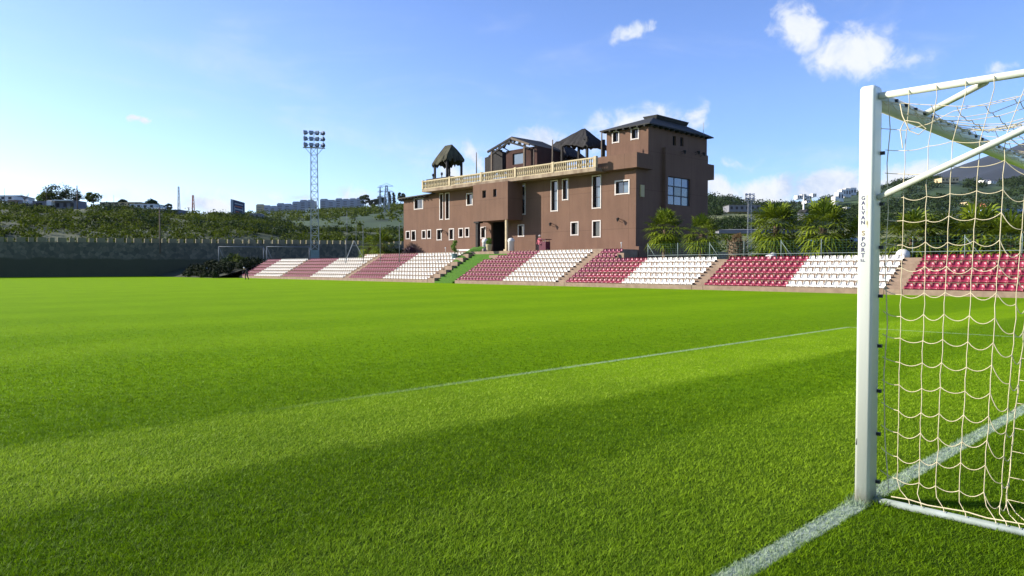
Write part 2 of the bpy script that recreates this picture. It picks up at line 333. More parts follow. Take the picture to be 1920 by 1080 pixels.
def stone_mat():
    m = bpy.data.materials.new('rubble stone wall'); m.use_nodes = True; G = NG(m.node_tree); ns = m.node_tree.nodes; b = ns['Principled BSDF']
    b.inputs['Roughness'].default_value = .95; t = G.n('ShaderNodeTexCoord'); P = t.outputs['Object']
    v = G.n('ShaderNodeTexVoronoi'); v.inputs['Scale'].default_value = 1.9; G.l(P, v.inputs['Vector'])
    v2 = G.n('ShaderNodeTexVoronoi', feature='DISTANCE_TO_EDGE'); v2.inputs['Scale'].default_value = 1.9; G.l(P, v2.inputs['Vector'])
    sc_ = G.n('ShaderNodeSeparateColor'); G.l(v.outputs['Color'], sc_.inputs[0])
    s = G.n('ShaderNodeSeparateXYZ'); G.l(P, s.inputs[0])
    c = G.mix(sc_.outputs[0], (0.065, 0.062, 0.042), (0.15, 0.135, 0.09)); c = G.mix(G.sstep(v2.outputs['Distance'], 0.0, .05), (0.07, 0.065, 0.05), c)
    low = G.mix(G.noise(P, .8, 5), (0.045, 0.045, 0.022), (0.062, 0.06, 0.03))
    c = G.mix(G.sstep(G.m('ADD', s.outputs[2], G.m('MULTIPLY', G.noise(P, .3, 3), 1.2)), 3.1, 3.5), low, c)
    G.l(c, b.inputs['Base Color']); bp = G.n('ShaderNodeBump'); bp.inputs['Strength'].default_value = .6; bp.inputs['Distance'].default_value = .05
    G.l(v2.outputs['Distance'], bp.inputs['Height']); G.l(bp.outputs[0], b.inputs['Normal']); return m
M_STONE = stone_mat()
M_MERL = mat('rendered merlon', (0.25, 0.215, 0.13), .9, (0.12, 0.105, 0.065), 2, .6)
M_WHITEW = mat('white rendered wall', (0.74, 0.72, 0.68), .85, (0.62, 0.6, 0.56), .3, .6)
M_GREYW = mat('grey block wall', (0.20, 0.20, 0.215), .9, (0.13, 0.13, 0.145), .6, .6)
M_OCHRE = mat('ochre wall', (0.52, 0.42, 0.24), .9, (0.42, 0.33, 0.18), .3, .6)
M_REDT = mat('red tile', (0.38, 0.12, 0.06), .85, (0.26, 0.08, 0.045), .8, .6)
M_BLUER = mat('slate blue roof', (0.045, 0.055, 0.10), .7, (0.03, 0.035, 0.07), 1, .6)
M_BLUEC = mat('blue car paint', (0.03, 0.06, 0.19), .22, (0.025, 0.05, 0.16), 2, .6, spec=.8)
M_BLUED = mat('navy car paint', (0.012, 0.02, 0.07), .22, (0.01, 0.016, 0.055), 2, .6, spec=.8)
M_TYRE = mat('tyre', (0.02, 0.02, 0.02), .9); M_RIM = mat('rim', (0.5, 0.5, 0.5), .35, metal=.8)
M_SKIN = mat('skin', (0.48, 0.30, 0.22), .6); M_DKCLOTH = mat('dark cloth', (0.02, 0.02, 0.028), .9)
M_WHCLOTH = mat('white cloth', (0.72, 0.72, 0.74), .9); M_PINK = mat('pink cloth', (0.42, 0.10, 0.13), .9); M_MAROON = mat('maroon cover', (0.10, 0.015, 0.03), .7)
M_HAIR = mat('dark hair', (0.02, 0.015, 0.012), .8); M_GREYHAIR = mat('white hair', (0.6, 0.58, 0.56), .8)
M_BILL = mat('billboard face', (0.030, 0.040, 0.085), .6, (0.022, 0.03, 0.06), 1, .6)
M_DULL = mat('dull goal paint', (0.15, 0.17, 0.19), .6)
M_TERR = mat('terrace field', (0.20, 0.20, 0.075), .95, (0.10, 0.12, 0.04), .25, .5, .3, 2)
# ------------------------------------------------------------------ ground
WALL_A = Vector((13.8-54*1.1, 119.8+5.6*1.1, 0)); WALL_B = Vector((68+22, 114.2-2.3, 0))   # line of the far wall
def wall_y(x): return 119.8 - (x-13.8)*5.6/54.2
mb = MB(); mb.face([(-2400,-4100,-.06),(5100,-4100,-.06),(5100,5100,-.06),(-2400,5100,-.06)])
struct(mb.build('ground', M_EARTH))
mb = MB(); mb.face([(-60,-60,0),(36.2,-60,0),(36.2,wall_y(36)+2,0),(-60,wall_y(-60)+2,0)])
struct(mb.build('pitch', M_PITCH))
UPZ = 1.9
mb = MB(); mb.face([(39.5,-90,UPZ),(220,-90,UPZ),(220,wall_y(220)+40,UPZ),(39.5,wall_y(39)+30,UPZ)])
mb.face([(35.5,-90,0.003),(39.5,-90,UPZ),(39.5,-1.5,UPZ),(35.5,-1.5,.003)])
struct(mb.build('upper_ground', M_UP)); mb = MB(); mb.face([(33.0,93.5,0.003),(39.5,93.5,UPZ+.002),(39.5,130,UPZ+.002),(33.0,130,.003)]); struct(mb.build('bank', mat('shaded bank soil', (0.035, 0.04, 0.018), .95, (0.02, 0.022, 0.012), .8, .6)))  # bank soil colour darkened to stand in for shade on the slope
# grass blades near the camera (density falls as 1/z^2, each blade a tapered triangle)
def grass():
    n = 1150000
    z = np.exp(RNG.uniform(math.log(2.3), math.log(34), n)); u = RNG.uniform(-.98, .98, n)*1.0
    rt = np.array(_rt[:2]); fw = np.array(_fw[:2]); p = np.array(CAM[:2]) + np.outer(z, fw) + (u*z)[:, None]*rt
    k = (p[:, 0] < 36.0) & (RNG.uniform(0, 1, n) < np.clip((24-z)/15, 0, 1)); p = p[k]; z = z[k]; n = len(z)
    hgt = RNG.uniform(.008, .030, n)**1.0*np.clip(1.12-z/32, .45, 1); w = RNG.uniform(.0032, .0062, n)*(z/3.3)**.8
    clump = np.sin(p[:, 0]*7.3+np.sin(p[:, 1]*5.1)*2)*np.sin(p[:, 1]*8.7+np.cos(p[:, 0]*4.3)*2)
    hgt *= 1+.18*clump+.22*np.sin(p[:, 0]*71+np.sin(p[:, 1]*53)*2)*np.sin(p[:, 1]*83+np.cos(p[:, 0]*47)*2)
    a = RNG.uniform(0, 2*math.pi, n)
    wid = np.stack([np.cos(a), np.sin(a), np.zeros(n)], 1)*w[:, None]/2
    Y = p[:, 1]; Yj = Y+RNG.normal(0, .16, n); light = ((Yj > 3.37) & (Yj < 5.3)) | ((Yj > 0) & (Yj < 1.8)) 
    ln = np.where(light, .18, -.10)
    lean = np.stack([ln*hgt*RNG.uniform(.3, 1.1, n)+RNG.normal(0, .75, n)*hgt, RNG.normal(.0, .75, n)*hgt, hgt], 1)
    b = np.concatenate([p, np.full((n, 1), -.002)], 1)
    # foot of the goalpost: longer tufts
    d = np.hypot(p[:, 0], p[:, 1]); t = (d < .16); lean[t] *= 2.4
    V = np.empty((n*3, 3)); V[0::3] = b-wid; V[1::3] = b+wid; V[2::3] = b+lean
    F = np.arange(n*3).reshape(-1, 3)
    return npmesh('grass', V, F, M_BLADE)
o = stuff(link('grass', grass())); tag(o, 'short mown turf blades covering the pitch in front of the camera', 'grass')

# ------------------------------------------------------------------ stands
X0, TREAD, RISE, Z0 = 36.16, .68, .375, .29
def step_poly(n, half=False):
    k = 2 if half else 1; P = [(X0, 0)]
    for i in range(n*k):
        P += [(X0+i*TREAD/k + (.004 if half else 0), Z0+i*RISE/k), (X0+(i+1)*TREAD/k, Z0+i*RISE/k)]
    P.append((X0+n*TREAD, 0)); return P
gs = thing('grandstand', 'low brown concrete terraces carrying the crimson and white seats along the pitch', 'grandstand', (X0, 35, 0))
def terr(y0, y1, n, half=False, name='terrace_block'):
    mb = MB(); mb.prism([(x-X0, y0-35, z) for x, z in step_poly(n, half)], (0, y1-y0, 0)); mb.build(name, M_CONC, gs)
Y7a = onp(1173, 472, 0, 40.5).y; Y7b = onp(683, 477, 0, 40.5).y
terr(-1.5, 11.5, 5); terr(11.53, 12.4, 5, True, 'aisle_stair'); terr(12.43, 23.28, 5); terr(23.31, 24.11, 5, True, 'aisle_stair')
terr(24.14, Y7a-.05, 5); terr(Y7a-.04, 35.17, 7); terr(35.2, 36.13, 7, True, 'aisle_stair'); terr(36.16, 48.2, 7)
terr(52.2, 66.17, 7); terr(66.2, 67.2, 7, True, 'aisle_stair'); terr(67.25, Y7b, 7); terr(Y7b+.01, 81.3, 6); terr(81.33, 81.86, 6, True, 'aisle_stair'); terr(81.9, 93.4, 6)
mb = MB()
for k in range(7):      # stepped pedestals at the edge of the turf staircase
    x = X0+k*TREAD; mb.box(x+.02, x+TREAD-.02, 51.15, 52.19, 0, Z0+k*RISE+.16)
for v in range(len(mb.v)): mb.v[v] = (mb.v[v][0]-X0, mb.v[v][1]-35, mb.v[v][2])
mb.build('stepped_pedestal', M_CONC, gs)

def seat_mesh(m):
    prof = [(.03, .0, .95, 0), (.0, .12, 1, 0), (.14, .10, 1, 0), (.30, .105, .98, 0), (.37, .16, .95, 0), (.40, .27, .86, 0), (.415, .355, .74, 0)]
    us = [-1, -.72, 0, .72, 1]; V = []; 
    for off in (0, 1):
        for i, (x, z, s, _) in enumerate(prof):
            for u in us:
                e = abs(u) > .9
                xx = x; zz = z
                if e and 2 <= i <= 3: zz += .045
                if e and i >= 4: xx -= .075
                V.append((xx+off*(.012 if i >= 4 else 0), u*.193*s, zz-off*(.015 if i < 4 else 0)))
    n = len(prof); F = []
    for off in (0, 1):
        for i in range(n-1):
            for j in range(4):
                a = off*n*5+i*5+j; q = (a, a+1, a+6, a+5); F.append(q if off else q[::-1])
    for i in range(n-1):
        for j in (0, 4):
            a = i*5+j; F.append((a, a+5, a+5+n*5, a+n*5))
    for j in range(4): a = (n-1)*5+j; F.append((a, a+1, a+1+n*5, a+n*5)); F.append((j, j+1, j+1+n*5, j+n*5))
    return V, F
SV, SFc = seat_mesh(None)
def mk_seat(name, m):
    me = bpy.data.meshes.new(name); me.from_pydata(SV, [], SFc); me.materials.append(m)
    me.polygons.foreach_set('use_smooth', [True]*len(SFc)); me.update()
    bmod = me; return bmod
for m_ in (M_SW, M_SR):
    G = NG(m_.node_tree); b_ = m_.node_tree.nodes['Principled BSDF']; src = b_.inputs['Base Color'].links[0].from_socket; oi = G.n('ShaderNodeObjectInfo')
    G.l(G.mix(G.m('MULTIPLY', G.m('POWER', oi.outputs['Random'], 2.0), .38), src, (0.30, 0.22, 0.16) if m_ is M_SW else (0.12, 0.02, 0.03)), b_.inputs['Base Color'])
ME_W, ME_R = mk_seat('white_seat', M_SW), mk_seat('crimson_seat', M_SR)
ORD = 'first second third fourth fifth sixth seventh eighth ninth tenth eleventh twelfth thirteenth fourteenth fifteenth sixteenth seventeenth'.split()
ROWW = ['bottom row', 'second row', 'third row', 'fourth row', 'fifth row', 'sixth row', 'top row']
blocks = [  # y0, y1, rows, colour, count, description
    (.8, 6.28, 5, 'w', 13, None), (6.28, 11.5, 5, 'r', 13, 'block behind the goal net'),
    (12.43, 17.87, 5, 'w', 13, 'block hidden partly by the goalpost'), (17.87, 23.28, 5, 'r', 13, 'block nearest left of goalpost'),
    (24.14, 29.88, 5, 'w', 13, 'block before the two palms'), (29.88, 35.17, 7, 'r', 13, 'block by the brown building corner'),
    (36.16, 42.15, 7, 'w', 14, 'block before the brown building'), (42.15, 48.09, 7, 'r', 14, 'block beside the turf staircase'),
    (52.36, 59.73, 7, 'w', 16, None), (59.73, 66.17, 7, 'r', 15, None), (67.25, 74.48, 7, 'w', 16, None), (74.48, 81.32, 6, 'r', 15, None),
    (81.88, 89.19, 6, 'w', 16, None), (89.19, 93.2, 6, 'r', 9, None)]
seats = []
for (y0, y1, rows, c, n, desc) in blocks:
    w = (y1-y0)/n
    for k in range(rows):
        for i in range(n):
            y = y1-(i+.5)*w
            if desc == 'block by the brown building corner' and k >= 5 and y < Y7a+.2: continue
            if desc == 'block beside the turf staircase' and k >= 5 and i < (k-4)*2+1: continue
            if (y0, rows) == (67.25, 7) and k == 6 and y > Y7b: continue
            p = Vector((X0+k*TREAD+.12, y, Z0+k*RISE+.004))
            seats.append([(p-CAM).length, p, c, k, i, desc])
seats.sort(key=lambda s: s[0])
near = [s for s in seats if s[5]][:300]; ids = set(id(s) for s in near); rest = [s for s in seats if id(s) not in ids]
for d, p, c, k, i, desc in near:
    o = link('stadium_seat', ME_W if c == 'w' else ME_R, None, p); o.rotation_euler = (0, 0, random.uniform(-.03, .03))
    cw = 'white' if c == 'w' else 'crimson'
    tag(o, f'{cw} plastic seat, {ORD[i]} from left in {ROWW[k]}, {desc}', 'seat', f'{cw} seats on the terraces')
A = np.array(SV); V = []; F3 = []; MI = []; b = 0
for d, p, c, k, i, desc in rest:
    V.append(A*np.array([1, .86, 1])+np.array(p)); F3.append(np.array(SFc)+b); b += len(A); MI += [{'w': 0, 'r': 1}[c]]*len(SFc)
me = npmesh('stadium_seats', np.concatenate(V), np.concatenate(F3), [M_SW, M_SF], True); me.polygons.foreach_set('material_index', MI)
o = stuff(link('stadium_seats', me)); tag(o, 'far rows of small white and faded crimson seats on the terraces', 'seats')

# turf staircase up to the building
ts = thing('turf_staircase', 'bright green artificial turf staircase climbing between the seat blocks to the entrance', 'staircase', (X0, 50, 0))
mb = MB(); n = 15
for i in range(n):
    x = X0+i*.36; z = .17+i*.19; yr = 48.52 if i < 11 else 48.52-(i-10)*.75
    mb.box(x, x+.36+(0 if i < n-1 else 3.9), yr, 51.13, 0 if i == 0 else z-.30, z+.002*i)
for v in range(len(mb.v)): mb.v[v] = (mb.v[v][0]-X0, mb.v[v][1]-50, mb.v[v][2])
mb.build('steps', M_TURF, ts)
mb = MB(); nn = 9
rows_ = []
for i in range(nn):
    for j in range(7):
        u = i/(nn-1); v = j/6; x = 39.2+u*3.6-X0; y = 51.1+v*1.9-50+u*.3; z = 1.7+u*1.75+.42*math.sin(math.pi*v)*math.sin(math.pi*min(1, u*.9+.1))+random.uniform(-.06, .06)
        mb.v.append((x, y, z))
for i in range(nn-1):
    for j in range(6): a = i*7+j; mb.f.append((a, a+1, a+8, a+7)); mb.mi.append(0)
mb.build('turf_mound', M_TURF, ts, True)
mb = MB(); mb.box(41.0, 62, 35.18, 70.5, -.03, 2.92); o = mb.build('forecourt', M_CONC); struct(o); o.name = 'forecourt'
# ------------------------------------------------------------------ brown building
XF = 45.5; Y1 = 35.48; YL = 69.05; ZS = 9.72; GZ = 2.92
bld = thing('clubhouse', 'large brown stucco clubhouse with cream balustrade, white framed windows and a corner tower', 'building', (XF, Y1, GZ))
BO = Vector((XF, Y1, GZ))
def bb(mb, name, mats, parent=bld, smooth=False):
    off = BO if parent is bld else Vector((0, 0, 0))
    mb.v = [(a-BO.x, b-BO.y, c-BO.z) for a, b, c in mb.v]
    return mb.build(name, mats, parent, smooth)
def wall_x(mb, X, y0, y1, z0, z1, holes, depth=.28, m=0, rev=1):
    """wall facing -X at plane X with rectangular holes [(ya,yb,za,zb)] and reveals"""
    ys = sorted(set([y0, y1]+[h[0] for h in holes]+[h[1] for h in holes])); zs = sorted(set([z0, z1]+[h[2] for h in holes]+[h[3] for h in holes]))
    ys = [y for y in ys if y0 <= y <= y1]; zs = [z for z in zs if z0 <= z <= z1]
    for a, b in zip(ys, ys[1:]):
        for c, d in zip(zs, zs[1:]):
            ym, zm = (a+b)/2, (c+d)/2
            if any(h[0] < ym < h[1] and h[2] < zm < h[3] for h in holes): continue
            mb.face([(X, b, c), (X, a, c), (X, a, d), (X, b, d)], m)
    for a, b, c, d in holes:
        E = X+depth
        mb.face([(X, a, c), (E, a, c), (E, a, d), (X, a, d)], m); mb.face([(X, b, c), (X, b, d), (E, b, d), (E, b, c)], m)
        mb.face([(X, a, c), (X, b, c), (E, b, c), (E, a, c)], m); mb.face([(X, a, d), (E, a, d), (E, b, d), (X, b, d)], m)
def wall_y_(mb, Y, x0, x1, z0, z1, holes, depth=.28, m=0):
    """wall facing -Y at plane Y"""
    xs = sorted(set([x0, x1]+[h[0] for h in holes]+[h[1] for h in holes])); zs = sorted(set([z0, z1]+[h[2] for h in holes]+[h[3] for h in holes]))
    for a, b in zip(xs, xs[1:]):
        for c, d in zip(zs, zs[1:]):
            if any(h[0] < (a+b)/2 < h[1] and h[2] < (c+d)/2 < h[3] for h in holes): continue
            mb.face([(a, Y, c), (b, Y, c), (b, Y, d), (a, Y, d)], m)
    for a, b, c, d in holes:
        E = Y+depth
        mb.face([(a, Y, c), (a, Y, d), (a, E, d), (a, E, c)], m); mb.face([(b, Y, c), (b, E, c), (b, E, d), (b, Y, d)], m)
        mb.face([(a, Y, c), (a, E, c), (b, E, c), (b, Y, c)], m); mb.face([(a, Y, d), (b, Y, d), (b, E, d), (a, E, d)], m)
def pxrect(X, x0, y0, x1, y1):
    p = onp(x0, (y0+y1)/2, 0, X); q = onp(x1, (y0+y1)/2, 0, X); xm = (x0+x1)/2
    return (q.y, p.y, onp(xm, y1, 0, X).z, onp(xm, y0, 0, X).z)
def window_x(X, h, depth=.28, trim=True, style=0, gl=None, full_bottom=False, t=.13):
    """surround (frame) proud of the wall, dark sash and pane inside the opening; faces -X"""
    a, b, c, d = h; mb = MB()
    if trim:
        P = .035
        mb.box(X-P, X+.02, a-t, b+t, d, d+t)
        mb.box(X-P, X+.02, a-t, a, c-.12, d-.002); mb.box(X-P, X+.02, b, b+t, c-.12, d-.002)
        mb.box(X-P+.004, X+.02, a+.002, b-.002, c-.09, c)
    E = X+depth-.09
    for (ya, yb) in ((a+.01, a+.06), (b-.06, b-.01)): mb.box(E, E+.05, ya, yb, c+.01, d-.01, 1)
    mb.box(E, E+.05, a+.06, b-.06, c+.01, c+.06, 1); mb.box(E, E+.05, a+.06, b-.06, d-.06, d-.01, 1)
    if style == 1: mb.box(E, E+.045, (a+b)/2-.03, (a+b)/2+.03, c+.06, d-.06, 1)
    if style == 2:
        k = 3
        for i in range(1, k): z = c+(d-c)*i/k; mb.box(E, E+.045, a+.06, b-.06, z-.03, z+.03, 1)
    w = bb(mb, 'window', [M_TRIM, M_DARKF])
    pm = MB(); tl = random.uniform(-.025, .025)
    pm.hull8([(E+.02, a+.05, c+.05), (E+.028, a+.05, c+.05), (E+.028+tl, b-.05, c+.05), (E+.02+tl, b-.05, c+.05), (E+.02, a+.05, d-.05), (E+.028, a+.05, d-.05), (E+.028+tl, b-.05, d-.05), (E+.02+tl, b-.05, d-.05)])
    if gl is M_GLASSB:
        bb(pm, 'pane', M_GLASS, w); pm = MB(); m_ = a+(b-a)*.52; pm.face([(E+.015, m_, c+.07), (E+.015, a+.06, c+.07), (E+.015, a+.06, d-.07), (E+.015, m_, d-.07)]); bb(pm, 'sky_reflection', M_GLASSB, w)  # lighter half of the pane: sky reflection painted into its colour
    else: bb(pm, 'pane', gl or M_GLASS, w)
    return w
# ---- front facade
XB = XF-2.0    # projecting bay
fr = {}
W_up = [(777.5, 373, 792.5, 391), (825.2, 359, 830, 410.5), (836, 358, 842, 410), (875.8, 364, 885.2, 383.5), (972.2, 344, 984.2, 401), (1034, 336, 1045.2, 394.5), (1055.5, 334.5, 1064.5, 373.5), (1111.5, 328, 1125.8, 389), (1154.8, 340, 1178.6, 362.5)]
W_lo = [(762, 434.5, 767.8, 447), (772.2, 433.5, 779, 450), (792, 433, 797.5, 446.5), (802, 432, 807.5, 446.2), (820, 431, 827.5, 449), (843, 430, 850.5, 448.5), (861, 429.3, 867.6, 444), (873, 428.5, 879, 443.3), (902.5, 427, 910.2, 445.5), (972.6, 423, 981.8, 442), (1071.6, 417.5, 1083.5, 439.5), (1112, 415, 1125, 443)]
upH = [pxrect(XF, *r) for r in W_up]; loH = [pxrect(XF, *r) for r in W_lo]
for i in (1, 2, 4, 5, 6, 7):  # tall slots reach the slab
    h = list(upH[i]); h[3] = 9.50; upH[i] = tuple(h)
pr = pxrect(XF, 921, 413, 951, 466); porch = (pr[0]+.1, pr[1], GZ, pr[3])
pl = pxrect(XF, 757, 369, 793, 450)
mb = MB()
YA = onp(799.8, 420, 0, XF).y
wall_x(mb, XF, Y1, YA, GZ, ZS, [h for h in upH+loH if h[1] < YA] + [porch])
wall_x(mb, XF, YA, YL, GZ, 9.55, [h for h in upH+loH if h[1] >= YA])
# side and back walls
mb.face([(XF, YL, GZ), (XF, YL, 9.55), (XF+11, YL, 9.55), (XF+11, YL, GZ)]); mb.face([(XF+11, Y1, GZ), (XF+11, YL, GZ), (XF+11, YL, ZS), (XF+11, Y1, ZS)])
bb(mb, 'wall', M_BROWN)
for i, h in enumerate(upH): window_x(XF, h, trim=True, style=(1 if i in (0, 8) else 2 if i in (4, 5, 7) else 0), gl=(M_GLASSB if i in (5, 7, 8) else None), t=.09 if i in (1, 2, 4, 5, 6, 7) else .12)
for i, h in enumerate(loH): window_x(XF, h, style=0, t=.10)
# porch interior
mb = MB(); a, b, c, d = porch
mb.box(XF+2.6, XF+2.7, a-.1, b+.1, c, d, 0); mb.box(XF+.29, XF+2.6, a-.1, a-.02, c, d, 0); mb.box(XF+.29, XF+2.6, b+.02, b+.1, c, d, 0); mb.box(XF+.29, XF+2.6, a, b, d+.002, d+.1, 0)
bb(mb, 'porch', M_DARKIN)
mb = MB(); yc = (a+b)/2; mb.box(XF+2.5, XF+2.57, yc-.9, yc+.9, GZ, GZ+2.4, 0); mb.box(XF+2.47, XF+2.5, yc-.8, yc-.05, GZ+.3, GZ+2.3, 1); mb.box(XF+2.47, XF+2.5, yc+.05, yc+.8, GZ+.3, GZ+2.3, 1)
dr = bb(mb, 'door', [M_DARKF, M_GLASS]); mb = MB(); mb.box(XF+2.42, XF+2.46, yc-.12, yc-.08, GZ+1, GZ+1.4); bb(mb, 'handle', M_STEEL, dr)
# projecting bay on two columns
bl = onp(887, 400, 0, XB).y; br = onp(952, 400, 0, XB).y; bz0 = onp(930, 413, 0, XB).z
bh = [pxrect(XB, 904.3, 357, 911, 371), pxrect(XB, 924.6, 354.5, 930.8, 369)]
mb = MB(); wall_x(mb, XB, br, bl, bz0, ZS, bh)
mb.face([(XB, br, bz0), (XF-.002, br, bz0), (XF-.002, br, ZS), (XB, br, ZS)]); mb.face([(XB, bl, bz0), (XB, bl, ZS), (XF-.002, bl, ZS), (XF-.002, bl, bz0)]); mb.face([(XB, br, bz0), (XB, bl, bz0), (XF-.002, bl, bz0), (XF-.002, br, bz0)])
bb(mb, 'bay', M_BROWN)
for h in bh: window_x(XB, h, trim=False)
for px_, mt in ((896, M_CHAR), (949.6, M_CREAM)):
    p = onp(px_, 440, 0, XB+.15); mb = MB(); w = .17 if mt is M_CHAR else .10
    mb.box(p.x-w, p.x+w, p.y-w, p.y+w, GZ+.25, bz0); mb.box(p.x-w-.1, p.x+w+.1, p.y-w-.1, p.y+w+.1, GZ, GZ+.25, 1)
    if mt is M_CHAR: mb.box(p.x-.3, p.x+.3, p.y-.45, p.y+.3, bz0-.16, bz0-.003)
    bb(mb, 'column', [mt, M_CREAM])
# roof slab, balustrade, parapet
XS = XF-1.5; XP = XF-.6; SL0 = onp(791, 350, 0, XS).y; SLR = onp(1194.2, 300, 0, XP).y; PYP = onp(1117, 308, 0, XP).y; PY = onp(1117, 308, 0, XS).y
mb = MB(); mb.box(XS, XF+11.2, PY+.004, SL0, ZS+.003, 10.04); bb(mb, 'roof_slab', M_SLAB)
mb = MB(); wall_pts = 0
mb.box(XP, 47.2, SLR, PYP, onp(1194, 313, 0, XP).z, onp(1194, 285, 0, XP).z); mb.box(XP+.2, XF+11.2, Y1+.01, PY, ZS+.004, onp(1194, 313, 0, XP).z-.005); bb(mb, 'parapet', M_BROWN)
mb = MB(); mb.box(XS+.02, XS+.2, PY+.02, SL0-.02, 10.045, 10.12); mb.box(XS+.0, XS+.22, PY+.02, SL0-.02, 10.83, 10.95)
mb.box(XS+.2, XF+10, SL0-.2, SL0-.04, 10.045, 10.12); mb.box(XS+.2, XF+10, SL0-.22, SL0-.02, 10.83, 10.95)
bal = bb(mb, 'balustrade', M_CREAM)
pm = MB(); pm.lathe([(.085, 0), (.085, .06), (.05, .09), (.105, .22), (.10, .32), (.05, .52), (.07, .60), (.085, .64), (.085, .71)], n=8)
pme = pm.mesh('baluster', M_CREAM, True)
ys = np.linspace(PY+.35, SL0-.35, 92)
piers = [onp(x, 330, 0, XS+.1).y for x in (844, 903, 967, 1037.5)] + [PY+.1, SL0-.12]
for y in ys:
    if min(abs(y-p) for p in piers) < .2: continue
    link('baluster', pme, bal, Vector((XS+.11, y, 10.12))-BO)
for p in piers:
    mb = MB(); mb.box(XS-.03, XS+.25, p-.13, p+.13, 10.05, 11.02); bb(mb, 'pier', M_CREAM, bal)
# annex little tiled roof at the left end
mb = MB(); YR = YL+.5
mb.hull8([(XF-.6, YA-1.7, 9.555), (XF+11, YA-1.7, 9.555), (XF+11, YR, 9.4), (XF-.6, YR, 9.4), (XF-.6, YA-1.7, 9.64), (XF+3, YA-1.7, 10.3), (XF+3, YR, 10.0), (XF-.6, YR, 9.52)])
for k in range(9):
    y = YR-.3-k*.62; mb.box(XF-.58, XF-.02, y-.06, y+.06, 9.3, 9.41, 1)
bb(mb, 'tiled_roof', [M_TILE, M_CHAR])
# corner tower
XT = 47.21; TL = onp(1137.5, 245, 0, XT).y; TZ = 13.62; XE = 56.6; ZSL = 12.9
tw = [pxrect(XT, 1149.5, 247.5, 1159.5, 266), pxrect(XT, 1184.6, 242, 1196.4, 259.5)]
mb = MB(); wall_x(mb, XT, Y1, TL, ZS, TZ, tw)
def pyr(x0, y0, x1, y1):
    p = onp(x0, y0, 1, Y1); q = onp(x1, y1, 1, Y1); return p, q
sw = (onp(1252.5, 360, 1, Y1).x, onp(1294, 360, 1, Y1).x, onp(1273, 385, 1, Y1).z, onp(1273, 333, 1, Y1).z)
slots = [(onp(1261.5, 264, 1, Y1).x, onp(1267.5, 264, 1, Y1).x, onp(1265, 273, 1, Y1).z, onp(1265, 255, 1, Y1).z), (onp(1275.5, 264, 1, Y1).x, onp(1281.5, 264, 1, Y1).x, onp(1278, 274, 1, Y1).z, onp(1278, 257.5, 1, Y1).z)]
BXa = onp(1248, 300, 1, Y1-.35).x; BZ = onp(1248, 276, 1, Y1-.35).z
wall_y_(mb, Y1, XF, BXa, GZ, ZS, []); wall_y_(mb, Y1, XT, BXa, ZS, TZ, [])
wall_y_(mb, Y1, BXa, XE, BZ, TZ, slots)
mb.face([(XT, TL, ZS), (XT, TL, TZ), (XE, TL, TZ), (XE, TL, ZS)]); mb.face([(XE, Y1, GZ), (XE, TL, GZ), (XE, TL, TZ), (XE, Y1, TZ)])
bb(mb, 'tower_wall', M_BROWN)
mb = MB(); YB = Y1-.35; XBe = XE-.35
swb = (onp(1252.5, 360, 1, YB).x, onp(1294, 360, 1, YB).x, onp(1273, 385, 1, YB).z, onp(1273, 333, 1, YB).z)
wall_y_(mb, YB, BXa, XBe, 1.9, BZ, [swb]); mb.face([(BXa, YB, 1.9), (BXa, YB, BZ), (BXa, Y1, BZ), (BXa, Y1, 1.9)]); mb.face([(XBe, YB, 1.9), (XBe, Y1, 1.9), (XBe, Y1, BZ), (XBe, YB, BZ)]); mb.face([(BXa, YB, BZ), (XBe, YB, BZ), (XBe, Y1, BZ), (BXa, Y1, BZ)])
bb(mb, 'stair_bay', M_BROWN)
for h in tw: window_x(XT, h, style=1, t=.11)
def window_y(Y, h, nx, nz, mats, name='window'):
    a, b, c, d = h; mb = MB(); E = Y+.16
    for i in range(nx+1): x = a+(b-a)*i/nx; mb.box(max(a, x-.05), min(b, x+.05), E, E+.06, c, d)
    for i in range(nz+1):
        z = c+(d-c)*i/nz
        for j in range(nx): mb.box(a+(b-a)*j/nx+.05, a+(b-a)*(j+1)/nx-.05, E+.003, E+.057, max(c, z-.05), min(d, z+.05))
    w = bb(mb, name, M_DARKF); k = 0
    for j in range(nx):
        for i in range(nz):
            pm = MB(); x0 = a+(b-a)*j/nx+.04; x1 = a+(b-a)*(j+1)/nx-.04; z0 = c+(d-c)*i/nz+.04; z1 = c+(d-c)*(i+1)/nz-.04; t = random.uniform(-.02, .02)
            pm.face([(x0, E+.03, z0), (x1, E+.03+t, z0), (x1, E+.03+t+random.uniform(-.01, .01), z1), (x0, E+.03, z1)]); bb(pm, 'pane', mats[k % len(mats)], w); k += 1
    return w
M_GLP = glass('blue reflecting glass', (0.10, 0.13, 0.21), .05)
window_y(YB, swb, 3, 3, [M_GLP, M_GLP, M_GLP, M_GLP, M_GLASS, M_GLP, M_GLASSB, M_GLASSB, M_GLP])
for h in slots: window_y(Y1, h, 1, 1, [M_GLASS])
# balcony at the far end, plinth at the foot
mb = MB(); bz1 = onp(1331, 336, 1, Y1).z; bz2 = onp(1331, 308, 1, Y1).z; xe = onp(1339, 320, 1, Y1).x
mb.box(XE+.002, xe, Y1, Y1+6, bz1, bz2); bb(mb, 'balcony', M_BROWN)
mb = MB(); mb.box(XF-.1, BXa-.01, Y1-.4, Y1-.003, 1.9, 3.2); bb(mb, 'plinth', M_BROWN)
